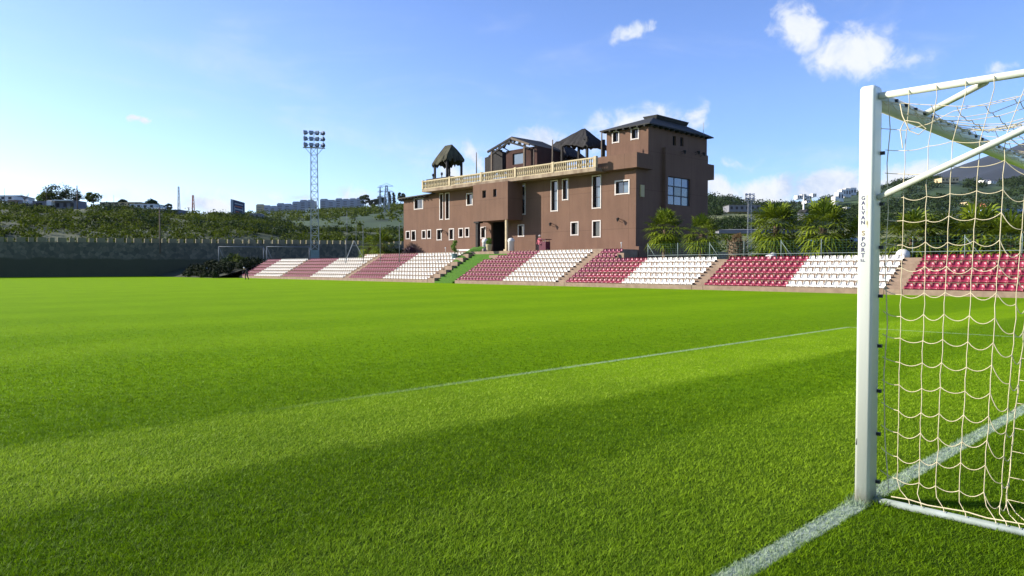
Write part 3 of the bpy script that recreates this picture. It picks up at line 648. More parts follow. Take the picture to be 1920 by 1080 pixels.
# tower roof: low hip with raised ridge vent
def hip(mb, x0, x1, y0, y1, z0, h, ridge=.35, th=.12, m=0, ax='x'):
    xc0 = x0+(x1-x0)*ridge; xc1 = x1-(x1-x0)*ridge; ym = (y0+y1)/2
    if ax == 'y': 
        yc0 = y0+(y1-y0)*ridge; yc1 = y1-(y1-y0)*ridge; xm = (x0+x1)/2; A_, B_ = (xm, yc0, z0+h), (xm, yc1, z0+h)
    else: A_, B_ = (xc0, ym, z0+h), (xc1, ym, z0+h)
    c = [(x0, y0, z0), (x1, y0, z0), (x1, y1, z0), (x0, y1, z0)]
    for dz in (0, -th):
        q = [(a, b, z+dz) for a, b, z in c]; A2 = (*A_[:2], A_[2]+dz); B2 = (*B_[:2], B_[2]+dz)
        if ax == 'x': fs = [[q[0], q[1], B2, A2], [q[1], q[2], B2], [q[2], q[3], A2, B2], [q[3], q[0], A2]]
        else: fs = [[q[0], q[1], A2], [q[1], q[2], B2, A2], [q[2], q[3], B2], [q[3], q[0], A2, B2]]
        for f_ in fs: mb.face(f_ if dz == 0 else f_[::-1], m)
    for i in range(4):
        a, b = c[i], c[(i+1) % 4]; mb.face([a, (a[0], a[1], a[2]-th), (b[0], b[1], b[2]-th), b], m)
ymt = (Y1+TL)/2; rA = onp(1226, 219, 1, ymt); rB = onp(1273, 231, 1, ymt); mb = MB(); x0, x1, y0, y1, z0 = XT-.45, XE+.45, Y1-.45, TL+.45, TZ+.12
cc = [(x0, y0, z0), (x1, y0, z0), (x1, y1, z0), (x0, y1, z0)]; RA = tuple(rA); RB = tuple(rB)
for dz in (0, -.1):
    q = [(a, b, c+dz) for a, b, c in cc]; A2 = (RA[0], RA[1], RA[2]+dz); B2 = (RB[0], RB[1], RB[2]+dz)
    for f_ in ([q[0], q[1], B2, A2], [q[1], q[2], B2], [q[2], q[3], A2, B2], [q[3], q[0], A2]): mb.face(f_ if dz == 0 else f_[::-1])
for k in range(4): a, b = cc[k], cc[(k+1) % 4]; mb.face([a, (a[0], a[1], a[2]-.1), (b[0], b[1], b[2]-.1), b])
mb.hull8([(RA[0]-.5, ymt-.6, RA[2]-.35), (RB[0]+.4, ymt-.6, RB[2]-.35), (RB[0]+.4, ymt+.6, RB[2]-.35), (RA[0]-.5, ymt+.6, RA[2]-.35), (RA[0]-.6, ymt-.8, RA[2]+.02), (RB[0]+.5, ymt-.8, RB[2]+.02), (RB[0]+.5, ymt+.8, RB[2]+.02), (RA[0]-.6, ymt+.8, RA[2]+.02)])
for k in range(12): x = x0+.4+k*.82; mb.box(x, x+.12, y0-.02, y0+.42, z0-.24, z0-.105)
for k in range(7): y = y0+.5+k*.75; mb.box(x0-.02, x0+.42, y, y+.12, z0-.24, z0-.105)
rf = bb(mb, 'roof', M_ROOF); mb = MB(); mb.tube([(55.8, Y1-.1, TZ+.1), (55.8, Y1-.1, TZ+1.4)], .03, 6); bb(mb, 'antenna', M_STEEL, rf)
# wall lamps: scrolled iron brackets
def wall_lamp(p, nrm='x'):
    mb = MB(); p = Vector(p)
    def T(a, b, c): return (p.x-a, p.y+b, p.z+c) if nrm == 'x' else (p.x+b, p.y-a, p.z+c)
    mb.tube([T(0, 0, 0), T(.15, 0, .02), T(.3, 0, .12), T(.4, 0, .05)], .025, 5); mb.tube([T(0, 0, -.22), T(.2, 0, -.15), T(.3, 0, .1)], .02, 5)
    mb.lathe([(.02, .28), (.12, .22), (.05, .12)] and [(.05, -.22), (.11, 0), (.13, .02), (.02, .12)], T(.42, 0, .0), 8)
    bb(mb, 'wall_lamp', M_CHAR)
for (x, y) in ((833.5, 433), (913.5, 428), (1037, 420), (1163.5, 411)):
    wall_lamp(onp(x, y, 0, XF))
for (x, y) in ((1277, 285), (1303, 286), (1313, 289)): wall_lamp(onp(x, y, 1, YB), 'y')
mb = MB(); p = onp(1203, 358, 1, Y1); mb.box(p.x-.25, p.x+.25, Y1-.12, Y1-.002, p.z-.5, p.z+.5); bb(mb, 'wall_box', M_OCHRE)

# ---- things on the roof terrace
def post(mb, x, y, z0, z1, w=.13, m=0): mb.box(x-w/2, x+w/2, y-w/2, y+w/2, z0, z1, m)
RZ = 10.04
def gazebo(name, label, px0, px1, ytop, yeave, X, depth, roofm, ragged, ridge=.45, over=.4, pxtop=None, posts=((0,0),(1,0),(0,1),(1,1)), tilt=0.0):
    yl = onp(px0, yeave, 0, X).y; yr = onp(px1, yeave, 0, X+depth).y; ze = onp((px0+px1)/2, yeave, 0, X).z
    xm = X+depth/2; pt = at((px0+px1)/2, ytop, 1); dd = ray(pxtop or (px0+px1)/2, ytop); s_ = (xm-CAM.x)/dd.x; zt = CAM.z+dd.z*s_; yt = CAM.y+dd.y*s_
    t = thing(name, label, 'gazebo', (xm, (yl+yr)/2, RZ)); O_ = Vector((xm, (yl+yr)/2, RZ))
    mb = MB(); nseg = 14; ym_ = (yl+yr)/2
    # four slopes subdivided, with torn lower edges and lumps
    cor = [(X, yr), (X+depth, yr), (X+depth, yl), (X, yl)]; apex = [(xm, yt+(yr-yt)*ridge*.5), (xm, yt+(yl-yt)*ridge*.5)]
    def slope(A, B, P, Q):
        n = nseg; rows = 5; g0 = []
        for i in range(n+1):
            u = i/n; a = Vector((*A, ze+tilt*(A[1] < ym_))).lerp(Vector((*B, ze+tilt*(B[1] < ym_))), u); b = Vector((*P, zt)).lerp(Vector((*Q, zt)), u); col = []
            for j in range(rows+1):
                v = j/rows; p = a.lerp(b, v); p.z += min(ragged, .45)*random.uniform(-.07, .07) + (.04 if roofm is M_THATCH else .02)*math.sin(math.pi*v)
                if j == 0: p.z -= ragged*random.uniform(0, .45)
                col.append(p)
            g0.append(col)
        for i in range(n):
            for j in range(rows):
                q = [g0[i][j], g0[i+1][j], g0[i+1][j+1], g0[i][j+1]]
                mb.face([p-O_ for p in q]); mb.face([p-O_-Vector((0, 0, .13)) for p in q[::-1]])
            e0, e1 = g0[i][0]-O_, g0[i+1][0]-O_; dz = Vector((0, 0, .13)); mb.face([e0, e0-dz, e1-dz, e1])
    slope(cor[3], cor[0], apex[1], apex[0]); slope(cor[0], cor[1], apex[0], apex[0]); slope(cor[1], cor[2], apex[0], apex[1]); slope(cor[2], cor[3], apex[1], apex[1])
    mb.build('canopy', roofm, t)
    for (u, v) in posts:
        y = yl+(yr-yl)*(.09+.82*u); x = X+depth*(.1+.8*v); mb = MB(); post(mb, x-O_.x, y-O_.y, 0, ze-RZ+.15, .2)
        mb.bar((x-O_.x, y-O_.y, ze-RZ-.5), (x-O_.x, y-O_.y+(.45 if u < .5 else -.45)*-1, ze-RZ), .09); mb.build('post', M_CHAR, t)
    return t
gazebo('gazebo', 'small gazebo with torn olive thatch roof at the left end of the roof terrace', 809.5, 871, 272, 301, 46.2, 2.6, M_THATCH, 1.0, .9, pxtop=842, tilt=.55)
gazebo('gazebo', 'largest black canopy shelter, beside the tower on the roof terrace', 1045, 1141, 241.5, 259, 46.3, 3.0, M_CHAR, .6, .2, pxtop=1094, tilt=-.55)
gazebo('gazebo', 'low black canopy shelter between timber room and largest canopy on the roof', 1012, 1098, 265, 290, 50.2, 3.0, M_CHAR, .3, .4, pxtop=1046)
# burnt timber room with open gable truss
XR = 46.4
A_ = onp(914.5, 285, 0, XR); Bp = onp(958.5, 259, 0, XR); Cc = onp(993, 271, 0, XR); dep = 4.5
t = thing('timber_room', 'burnt timber room with open gable truss and window on the roof terrace', 'roof room', (XR, Cc.y, RZ)); O_ = Vector((XR, Cc.y, RZ))
mb = MB(); D_ = Vector((dep, 0, 0)); R_ = lambda p: Vector(p)-O_
mb.bar(R_(A_), R_(Bp), .18, .20, 0); mb.bar(R_(Bp), R_(Cc), .18, .20, 1)
for q_ in (.12, .3, .5): mb.bar(R_(A_.lerp(Bp, q_))+D_*0, R_(A_.lerp(Bp, q_))+D_*.35-Vector((0, 0, .5)), .08)
lo1 = A_.lerp(Bp, .05)-Vector((0, 0, .55)); lo2 = Cc-Vector((0, 0, .35))
low = lambda u: lo1.lerp(lo2, u)+Vector((0, 0, 1.05*(1-abs(2*u-1))))
for i in range(8): mb.bar(R_(low(i/8)), R_(low((i+1)/8)), .15, .16)
top = lambda u: A_.lerp(Bp, min(1, u*1.85)) if u < .54 else Bp.lerp(Cc, (u-.54)/.46)
for i in range(11):
    u = .08+i*.08; mb.bar(R_(low(u)), R_(top(min(1, u+.04*(-1)**i))), .10, .11)
for q_ in range(5): u_ = .3+q_*.12; mb.bar(R_(low(u_))+D_*.1, R_(low(u_+.08))+D_*.1+Vector((0, 0, .5)), .22, .06)
mb.build('gable_truss', [M_CHAR, M_WOOD], t)
mb = MB(); e = Vector((0, 0, .1)); back = onp(1003, 282, 0, XR+dep)
mb.hull8([R_(Bp)+e*.5, R_(Bp)+D_+e*.5, R_(Cc)+D_-Vector((0, .9, .55)), R_(Cc)-Vector((-.5, .2, .15)), R_(Bp)+e*1.8, R_(Bp)+D_+e*1.8, R_(Cc)+D_-Vector((0, .9, .4)), R_(Cc)-Vector((-.5, .2, 0))]); mb.build('roof', M_ROOF, t)
wy0 = onp(1007, 290, 0, XR+.5).y; wy1 = onp(949, 290, 0, XR+.5).y; hw = pxrect(XR+.5, 961, 287, 981, 308)
mb = MB(); wall_x(mb, XR+.5, wy0, wy1, RZ, Cc.z-.15, [hw]); mb.face([(XR+.5, wy0, RZ), (XR+dep, wy0, RZ), (XR+dep, wy0, Cc.z-.2), (XR+.5, wy0, Cc.z-.15)]); mb.face([(XR+.5, wy1, RZ), (XR+.5, wy1, Cc.z-.15), (XR+dep, wy1, Cc.z-.15), (XR+dep, wy1, RZ)]); mb.face([(XR+dep, wy0, RZ), (XR+dep, wy1, RZ), (XR+dep, wy1, Cc.z-.2), (XR+dep, wy0, Cc.z-.2)])
mb.v = [tuple(Vector(v)-O_) for v in mb.v]; mb.build('wall', M_CHARW, t)
mb = MB(); a, b, c, d = hw; mb.box(XR+.62, XR+.68, a, a+.07, c, d); mb.box(XR+.62, XR+.68, b-.07, b, c, d); mb.box(XR+.62, XR+.68, a+.07, b-.07, c, c+.07); mb.box(XR+.62, XR+.68, a+.07, b-.07, d-.07, d)
mb.v = [tuple(Vector(v)-O_) for v in mb.v]; wn = mb.build('window', M_DARKF, t)
mb = MB(); mb.box(XR+.64, XR+.655, a+.06, b-.06, c+.06, d-.06); mb.v = [tuple(Vector(v)-O_) for v in mb.v]; mb.build('pane', M_GLASSB, wn)
for x_ in (922.5, 983.5): 
    p = onp(x_, 300, 0, XR); mb = MB(); post(mb, 0, p.y-O_.y, 0, (A_.z if x_ < 950 else Cc.z)-RZ-.05, .2); mb.build('post', M_WOOD, t)
p0 = onp(916, 290, 0, XR+2).y; p1 = onp(945, 290, 0, XR+2).y
mb = MB()
for i in range(9):
    y = p0+(p1-p0)*i/8; zt_ = onp(930, 281, 0, XR+2).z-.16*abs(i-5)+random.uniform(-.12, .12); zb = RZ+(0 if i in (0, 1) else 1.35+random.uniform(-.25, .25)); mb.box(XR+1.6-O_.x, XR+2.2-O_.x, y-abs(p1-p0)/15-O_.y, y+abs(p1-p0)/15-O_.y, zb-RZ, zt_-RZ)
mb.build('hanging_thatch', M_CHAR, t)
for (x_, y0_, lab) in ((893.3, 286, 'thin dark pole standing between the thatched gazebo and the timber room'), (1036.2, 262, 'weathered pole rising from the balustrade left of the largest canopy'), (1128.4, 247, 'weathered pole on the terrace just left of the tower'), (1001, 280, 'short pale pole in front of the timber room door')):
    p = onp(x_, y0_, 0, XF-.5); mb = MB(); mb.tube([(0, 0, 0), (0, 0, p.z-RZ)], [.1, .05] if y0_ < 280 else [.07, .04], 7); o = mb.build('roof_pole', M_WOOD, None, True, (p.x, p.y, RZ)); tag(o, lab, 'pole', 'poles on the roof terrace')
tp = thing('planter_trough', 'dark planter trough with small urns under the thatched gazebo', 'planter', (onp(835, 330, 0, 46)).xy.to_3d()+Vector((0, 0, RZ)))
mb = MB(); q0 = onp(803, 330, 0, 46).y-tp.location.y; q1 = onp(850, 330, 0, 46).y-tp.location.y; mb.box(-.3, .3, q1, q0, 0, 1.35); mb.build('trough', M_CHAR, tp)
for f_ in (.15, .45, .8):
    mb = MB(); mb.lathe([(.06, 1.35), (.05, 1.6), (.14, 1.75), (.1, 1.95)], (0, q1+(q0-q1)*f_, 0), 8); mb.build('urn', M_CHAR, tp)
# ------------------------------------------------------------------ goal
goal = thing('football_goal', 'large white football goal with loose cream net standing on the near goal line', 'goal')
def profile_post(mb, r, c, n, z0, z1, axis='z', m=0):
    """rounded square section, half width r, corner radius c"""
    pts = []
    for k in range(4):
        cx, cy = [(r-c, r-c), (-r+c, r-c), (-r+c, -r+c), (r-c, -r+c)][k]
        for i in range(n+1):
            t = math.pi/2*(k+i/n); pts.append((cx+c*math.cos(t), cy+c*math.sin(t)))
    return pts
def sweep_section(mb, pts, stations):
    b = len(mb.v); n = len(pts)
    for f in stations:
        for p in pts: mb.v.append(tuple(f(p)))
    for i in range(len(stations)-1):
        for j in range(n): mb.f.append((b+i*n+j, b+i*n+(j+1)%n, b+(i+1)*n+(j+1)%n, b+(i+1)*n+j)); mb.mi.append(0)
    mb.f.append(tuple(b+j for j in range(n))[::-1]); mb.mi.append(0); mb.f.append(tuple(b+(len(stations)-1)*n+j for j in range(n))); mb.mi.append(0)
GH = 2.50; HP = 2.565
sec = [(x*1.0+(.020 if x > 0 else -.020), y) for x, y in profile_post(None, .046, .020, 8, 0, 0)]
def make_post(x):
    mb = MB(); st = [(0, 1)]+[(HP-.03+.03*math.sin(t), 1-.30*(1-math.cos(t))) for t in np.linspace(0, math.pi/2, 6)]
    sweep_section(mb, sec, [(lambda p, z=z, s=s: Vector((p[0]*s, p[1]*s, z))) for z, s in st])
    o = mb.build('post', M_POST, goal, True, (x, 0, 0)); return o
G = NG(M_POST.node_tree); b_ = M_POST.node_tree.nodes['Principled BSDF']; src = b_.inputs['Base Color'].links[0].from_socket; tc_ = G.n('ShaderNodeTexCoord'); sz = G.n('ShaderNodeSeparateXYZ'); G.l(tc_.outputs['Object'], sz.inputs[0])
dirt = G.m('SUBTRACT', 1.0, G.sstep(G.m('ADD', sz.outputs[2], G.m('MULTIPLY', G.noise(tc_.outputs['Object'], 18, 4, .7), .14)), .07, .19)); sc2 = G.sstep(G.noise(tc_.outputs['Object'], 26, 6, .8), .66, .74)
c_ = G.mix(G.m('MULTIPLY', dirt, .55), src, (0.26, 0.20, 0.12)); G.l(G.mix(G.m('MULTIPLY', sc2, .35), c_, (0.36, 0.36, 0.30)), b_.inputs['Base Color'])
p1 = make_post(0); make_post(7.44)
mb = MB(); mb.tube([(.05, 0, GH-.002), (7.39, 0, GH-.002)], .057, 20); mb.build('crossbar', M_POST, goal, True)
DT = 1.55; DB = 1.9
for x in (0, 7.44):
    s = 1 if x == 0 else -1
    mb = MB(); mb.tube([(x+s*.0, -.05, GH+.002), (x, -DT, GH+.002)], .0215, 12); mb.build('top_side_bar', M_WHITEP, goal, True)
    mb = MB(); mb.tube([(x, -.05, .022), (x, -DB, .022)], .022, 12); mb.build('ground_bar', M_WORN, goal, True)
    mb = MB(); mb.tube([(x, -.05, 1.885), (x, -1.42, GH-.03)], .0195, 12); mb.build('diagonal_strut', M_WHITEP, goal, True)
    mb = MB(); mb.tube([(x+s*.88, -.03, GH+.02), (x+s*.02, -.60, GH-.01)], .0195, 12); mb.build('corner_brace', M_WHITEP, goal, True)
    mb = MB(); mb.tube([(x, -DT, GH), (x, -DB, .03)], .024, 10); mb.build('back_strut', M_WHITEP, goal, True)
mb = MB(); mb.tube([(0, -DB, .028), (7.44, -DB, .028)], .028, 10); mb.build('back_ground_bar', M_WHITEP, goal, True)
# clips along the post and the crossbar
cm_ = MB(); cm_.box(-.009, .009, -.012, .012, -.010, .010); cme = cm_.mesh('net_clip', M_CLIP)
for k in range(8): link('net_clip', cme, goal, (.040, -.058, .12+k*.29+random.uniform(-.02, .02)))
for k in range(40): link('net_clip', cme, goal, (.25+k*.18, -.060, GH+.01))
# logo lettering down the post
def letter(ch, z, y, size, m, parent, ang=0):
    cu = bpy.data.curves.new('letter', 'FONT'); cu.body = ch; cu.size = size; cu.extrude = .0006; cu.align_x = 'CENTER'; cu.offset = .0006
    tmp = bpy.data.objects.new('letter', cu); COL.objects.link(tmp)
    dg = bpy.context.evaluated_depsgraph_get(); me = bpy.data.meshes.new_from_object(tmp.evaluated_get(dg)); bpy.data.objects.remove(tmp)
    me.materials.clear(); me.materials.append(m); me.name = 'letter'
    o = link('letter', me, parent); o.matrix_local = Matrix(((0, 0, -1, -.0668), (-1, 0, 0, y-.004), (0, 1, 0, z), (0, 0, 0, 1))); return o
M_INK = mat('dark print', (0.05, 0.04, 0.12), .6); M_INKO = mat('rusty print', (0.30, 0.20, 0.07), .7)
for i, ch in enumerate('GALVAN'): letter(ch, 1.872-i*.0298, .017, .032, M_INK, p1)
letter('S', 1.655, .014, .040, M_INKO, p1)
for i, ch in enumerate('PORT'): letter(ch, 1.620-i*.0330, .015, .036, M_INK, p1)
letter('S.L.', 1.495, .015, .020, M_INK, p1)
mb = MB()     # worn adhesive streak beside the letters
for a, b, c, d in ((-.018, -.008, 1.72, 1.90), (-.012, -.004, 1.70, 1.74)): mb.face([(-.0663, -b, c), (-.0663, -a, c), (-.0663, -a, d), (-.0663, -b, d)])
mb.v = [(x, y-.022, z) for x, y, z in mb.v]; mb.build('worn_tape', mat('yellowed tape', (0.50, 0.42, 0.20), .8, (0.68, 0.66, 0.55), 30, .5), p1)
mb = MB(); mb.face([(-.0662, .038, .36), (-.0662, .030, .36), (-.0662, .030, .40), (-.0662, .034, .40)]); mb.build('paint_chip', M_CLIP, p1)
# net: sagging square mesh on the side, turning the corner into the back and the roof
mb = MB(); CR = .0023
def strand(pts, r=CR): mb.tube(pts, r, 5, 0, False)
def sag(a, b, d, n=6, extra=Vector((0, 0, 0))):
    a = Vector(a); b = Vector(b); out = []
    for i in range(n+1):
        u = i/n; s = 4*u*(1-u); out.append(a.lerp(b, u)-Vector((0, 0, d*s))+extra*s)
    return out
# side columns (d = distance behind the post), knots at rows
dcol = [.0, .19, .318, .447, .58, .705, .80, .83, .80]
xoff = [.055, .02, .015, .01, .015, .02, .055, .20, .36]
rows = [2.17-.1415*k for k in range(15)]
rk = random.Random(5)
def knot(i, k):
    z = rows[k]; d = dcol[i]; x = xoff[i]
    lean = [0, -.015, -.018, -.058, -.07, -.075, -.10, -.13, -.13][i]*(2.2-z)/2*1.11
    if i == 0: return Vector((.055, -.068, z+.01))
    jz = rk.uniform(-.011, .011)
    drop = [0, .015, .004, .0, .0, -.01, .07, .09, .10][i]
    return Vector((x, -(d+lean*.9), z-drop+jz))
K = [[knot(i, k) for k in range(len(rows))] for i in range(9)]
tops = [Vector((0, -.02-d*1.05, GH+.026)) for d in (0, .19, .33, .47, .60, .74, .86, .98, 1.1)]
for i in range(1, 9):
    t0 = tops[i]
    strand([t0+Vector((.024, 0, -.022)), t0, t0+Vector((-.026, 0, -.024)), t0+Vector((-.008, 0, -.08)), K[i][0]])
    for k in range(len(rows)-1):
        a, b = K[i][k], K[i][k+1]; strand([a, a.lerp(b, .5)+Vector((0, rk.uniform(-.006, .006), 0)), b])
    e = K[i][-1]; gy = -[0, .25, .315, .434, .545, .69, .74, .80, .86][i]; strand([e, e.lerp(Vector((.0, gy, .05)), .5)+Vector((0, .015, 0)), Vector((0.0, gy, .062)), Vector((-.02, gy-.01, .045))])
for k in range(len(rows)):
    for i in range(8):
        a, b = K[i][k], K[i+1][k]; s = [.008, .022, .024, .026, .028, .035, .03, .03][i]*(.25 if k < 2 else .7 if k < 4 else 1.25)
        strand(sag(a, b, s*rk.uniform(.65, 1.35), 7, Vector((rk.uniform(-.006, .006), 0, 0))))
for k in range(2):      # rows close to the top bar
    pts = [Vector((0.03, -.05, 2.44-k*.13)), K[1][0]+Vector((0, 0, .14*(2-k)-.02)), K[2][0]+Vector((0, 0, .15*(2-k)-.02)), K[3][0]+Vector((0, 0, .17*(2-k))), K[5][0]+Vector((0, -.05, .2*(2-k)))]
    if k == 1: strand(pts)
# lace cord on ground bar, hook cord at the top
strand([(0.0, -.15-.10*i, .064+.006*math.sin(i*2.1)) for i in range(17)], .004)
strand([(.02, -.16, 2.44), (-.03, -.19, 2.36), (0, -.22, 2.27), (.0, -.27, 2.24), (0, -.31, 2.27), (0, -.27, 2.31), (-.02, -.20, 2.33), (.0, -.17, 2.28), (0, -.185, 2.17)], .0035)
strand([(.07, -.075, 2.50), (.068, -.09, 2.3), (.066, -.075, 2.1), (.07, -.085, 1.8), (.066, -.072, 1.5), (.07, -.09, 1.1), (.066, -.075, .8), (.07, -.085, .4), (.08, -.11, .06)], .003)
# back net and far side
xs = [.36+.1416*i for i in range(50)]
def bk(i, k): return Vector((xs[i], -(.80+.10*math.sin(i*.9)+.05*math.sin(i*2.3)+(2.2-rows[k])*.28), rows[k]-.08))
for i in range(50):
    prev = None
    strand([Vector((xs[i], -1.0, GH-.05))]+[bk(i, k) for k in range(0, 15, 2)]+[Vector((xs[i], -1.5, .05))], CR)
for k in range(len(rows)):
    pts = [K[8][k]]
    for i in range(0, 50): pts.append(bk(i, k)); 
    full = []
    for a, b in zip(pts, pts[1:]): full += sag(a, b, .02, 3)[:-1]
    strand(full)
for i in range(1, 8):
    strand([Vector((7.44, -.14*i, GH)), Vector((7.42, -.14*i, 1.2)), Vector((7.42, -.16*i, .05))])
for k in range(15): strand([Vector((7.42, -.06, rows[k])), Vector((7.42, -.5, rows[k]-.03)), Vector((7.42, -1.1, rows[k]))])
# roof net: from the crossbar back to the top rope, sagging
rr = random.Random(11)
def rf_(i, j): # i along the bar, j going back
    x = .02+i*.142; d = .06+j*.135
    s = math.sin(math.pi*min(1, j/7)); return Vector((x+.02*math.sin(j*1.7+i*.6), -d, GH-.03-.10*s-.05*math.sin(i*.5)*s+.015*math.sin(i*1.9+j)))
for j in range(8):
    full = []
    for i in range(52): full += sag(rf_(i, j), rf_(i+1, j), .015, 3)[:-1]
    strand(full, CR)
for i in range(0, 53):
    strand([rf_(i, j) for j in range(9)], CR)
mb.build('net', M_NET, goal, True)

# ------------------------------------------------------------------ far wall with merlons
fw_ = thing('boundary_wall', 'long rubble stone boundary wall topped with cream merlons at the far end', 'wall', (WALL_A.x, WALL_A.y, 0))
WL = (WALL_B-WALL_A).length; wd = (WALL_B-WALL_A).normalized(); fw_.rotation_euler = (0, 0, math.atan2(wd.y, wd.x))
def wtop(s):
    x = WALL_A.x+wd.x*s; return 4.95+max(0, x-14)*.0125
mb = MB(); nseg = 30
for i in range(nseg):
    a, b = WL*i/nseg, WL*(i+1)/nseg; mb.hull8([(a, 0, -.1), (b, 0, -.1), (b, .45, -.1), (a, .45, -.1), (a, 0, wtop(a)), (b, 0, wtop(b)), (b, .45, wtop(b)), (a, .45, wtop(a))])
mb.build('wall_body', M_STONE, fw_)
mw = MB(); mw.box(-.55, .55, 0, .45, 0, .68); mew = mw.mesh('merlon', M_MERL); mw = MB(); mw.box(-.32, .32, 0, .45, 0, .66); mes = mw.mesh('merlon', M_MERL)
s = (onp(-260, 450, 1, wall_y(0)).x-WALL_A.x); s = 20.0; k = 0
while s < WL-8 and k < 98:
    link('merlon', mew if k % 2 == 0 else mes, fw_, (s, 0, wtop(s)-.02)); s += 1.24; k += 1

# ------------------------------------------------------------------ hills
def vn(x, y, s):
    return (np.sin(x*s*1.7+np.sin(y*s*1.3)*1.5)+np.sin(y*s*2.1+1.3+np.sin(x*s*.9)*1.7)+.5*np.sin(x*s*4.3+y*s*3.7))/2.5
class Hill:
    def __init__(s, name, prof, d0, z0, d1, m, x0, x1, nx=160, nd=40, amp=.5, sc=.1, ease=1.0, drop=.5, back=1.5):
        s.prof = prof; s.d0 = d0 if callable(d0) else (lambda p: d0); s.d1 = d1; s.z0 = z0; s.amp = amp; s.sc = sc; s.ease = ease; s.drop = drop; s.back = back
        V = []
        for j in range(nd+8):
            t = j/(nd-1)
            for i in range(nx): V.append(s.pos(x0+(x1-x0)*i/(nx-1), t))
        F = [(j*nx+i, j*nx+i+1, (j+1)*nx+i+1, (j+1)*nx+i) for j in range(nd+7) for i in range(nx-1)]
        o = link(name, npmesh(name, np.array(V), np.array(F), m, True)); struct(o); s.o = o
    def ridge(s, px):
        return float(np.interp(px, [a for a, b in s.prof], [b for a, b in s.prof]))
    def pos(s, px, t):
        d0 = s.d0(px); d = d0+(s.d1-d0)*t; zr = at(px, s.ridge(px), s.d1).z
        p = CAM+(_fw+_rt*((px-960)/FPX))*d
        if t <= 1: z = s.z0+(zr-s.z0)*(t**s.ease)+s.amp*float(vn(p.x, p.y, s.sc))*math.sin(math.pi*min(1, t))
        else: z = zr-(zr-s.z0)*s.drop*(t-1)*5
        return Vector((p.x, p.y, z))
def wd_px(px): return max(60, 100.5*2660/(2660-px))+2.5
hA = Hill('hillside', [(-1500, 350), (-300, 374), (0, 384), (100, 390), (160, 388), (260, 394), (330, 400), (400, 404), (440, 407), (472, 412), (544, 422), (580, 432), (620, 431), (650, 430), (700, 432), (760, 434), (1100, 436)],
          wd_px, 3.6, 215, M_HILL, -1500, 1100, 150, 36, .8, .09, .75, .7)
hB = Hill('middle_hill', [(-200, 400), (300, 402), (400, 408), (480, 404), (560, 401), (600, 397), (660, 395), (720, 391), (755, 387), (860, 386), (1200, 386)], 225, 6, 900, M_HILLF, -200, 1300, 90, 40, 2.0, .02, .8, .5)
hR = Hill('terraced_hillside', [(1000, 402), (1300, 400), (1480, 403), (1560, 402), (1620, 398), (1700, 399), (1920, 404), (2600, 402), (3400, 410)], 64, 1.9, 270, M_TERR, 1100, 3400, 170, 44, 1.2, .05, 1.4, .3)
hR2 = Hill('wooded_hill', [(1000, 376), (1200, 376), (1323, 378), (1358, 374), (1390, 384), (1440, 386), (1500, 382), (1541, 374), (1566, 371), (1606, 365), (1620, 361), (1660, 352), (1684, 345), (1757, 339), (1850, 344), (1920, 334), (2100, 322), (3400, 340)], 300, 16, 760, M_HILLF, 1000, 3400, 200, 50, 7, .012, .9, .5)
hM = Hill('mountain', [(1300, 392), (1600, 372), (1700, 345), (1759, 326), (1800, 310), (1846, 294), (1885, 281), (1920, 266), (2000, 240), (2080, 228), (2200, 250), (2600, 330), (3400, 390)], 1500, 40, 3600, M_MOUNT, 1300, 3400, 160, 50, 45, .002, .9, .5)

def leaves(P, n_per, R, size, rng=RNG, flat=.75, tri=False):
    """P (k,3) clump centres, R (k,) radii -> quads"""
    k = len(P); n = k*n_per; c = np.repeat(P, n_per, 0); r = np.repeat(R, n_per)
    d = rng.normal(size=(n, 3)); d /= np.linalg.norm(d, axis=1)[:, None]; rad = rng.uniform(.55, 1.0, n)
    # lumps
    lump = 1+.22*np.sin(d[:, 0]*5+c[:, 0])*np.sin(d[:, 1]*5+c[:, 1])+.15*np.sin(d[:, 2]*7+c[:, 1])
    q = c+d*(r*rad*lump)[:, None]*np.array([1, 1, flat])
    s = np.repeat(np.atleast_1d(size)*np.ones(k), n_per)*rng.uniform(.6, 1.3, n)
    nrm = d+rng.normal(0, .38, (n, 3)); nrm /= np.linalg.norm(nrm, axis=1)[:, None]
    a = np.cross(nrm, rng.normal(size=(n, 3))); a /= np.linalg.norm(a, axis=1)[:, None]; b = np.cross(nrm, a)
    a *= (s/2)[:, None]; b *= (s/2)[:, None]*.7
    V = np.empty((n*4, 3)); V[0::4] = q-a; V[1::4] = q-b; V[2::4] = q+a; V[3::4] = q+b
    return V, np.arange(n*4).reshape(-1, 4)
def scatter(name, label, cat, hill, n, pxr, tr, Rr, m, n_per, leaf, keep=None, seed=1, lift=.35, flat=.8):
    rg = np.random.default_rng(seed); P = []; R = []
    while len(P) < n:
        px = rg.uniform(*pxr); t = rg.uniform(*tr)
        if keep and not keep(px, t, rg): continue
        r = rg.uniform(*Rr); p = hill.pos(px, t); P.append((p.x, p.y, p.z+r*lift)); R.append(r)
    V, F = leaves(np.array(P), n_per, np.array(R), leaf, rg, flat)
    o = stuff(link(name, npmesh(name, V, F, m))); tag(o, label, cat); return o
def gaps(px, t, rg):
    if 130 < px < 215 and .62 < t < .86: return rg.random() < .15
    v = float(vn(px*.02, t*9, 1.0)); return rg.random() < .55+.5*v
scatter('hillside_bushes', 'dense green bushes covering the hillside above the far stone wall', 'bushes', hA, 2500, (-260, 800), (0, .97), (.7, 1.5), M_BUSH, 42, .42, gaps, 3)
scatter('dark_bushes', 'dark scrub patches among the hillside bushes', 'bushes', hA, 420, (-260, 800), (.25, .98), (.9, 2.0), M_BUSHD, 50, .5, lambda px, t, rg: vn(px*.013, t*6, 1.0) < -.15, 4)
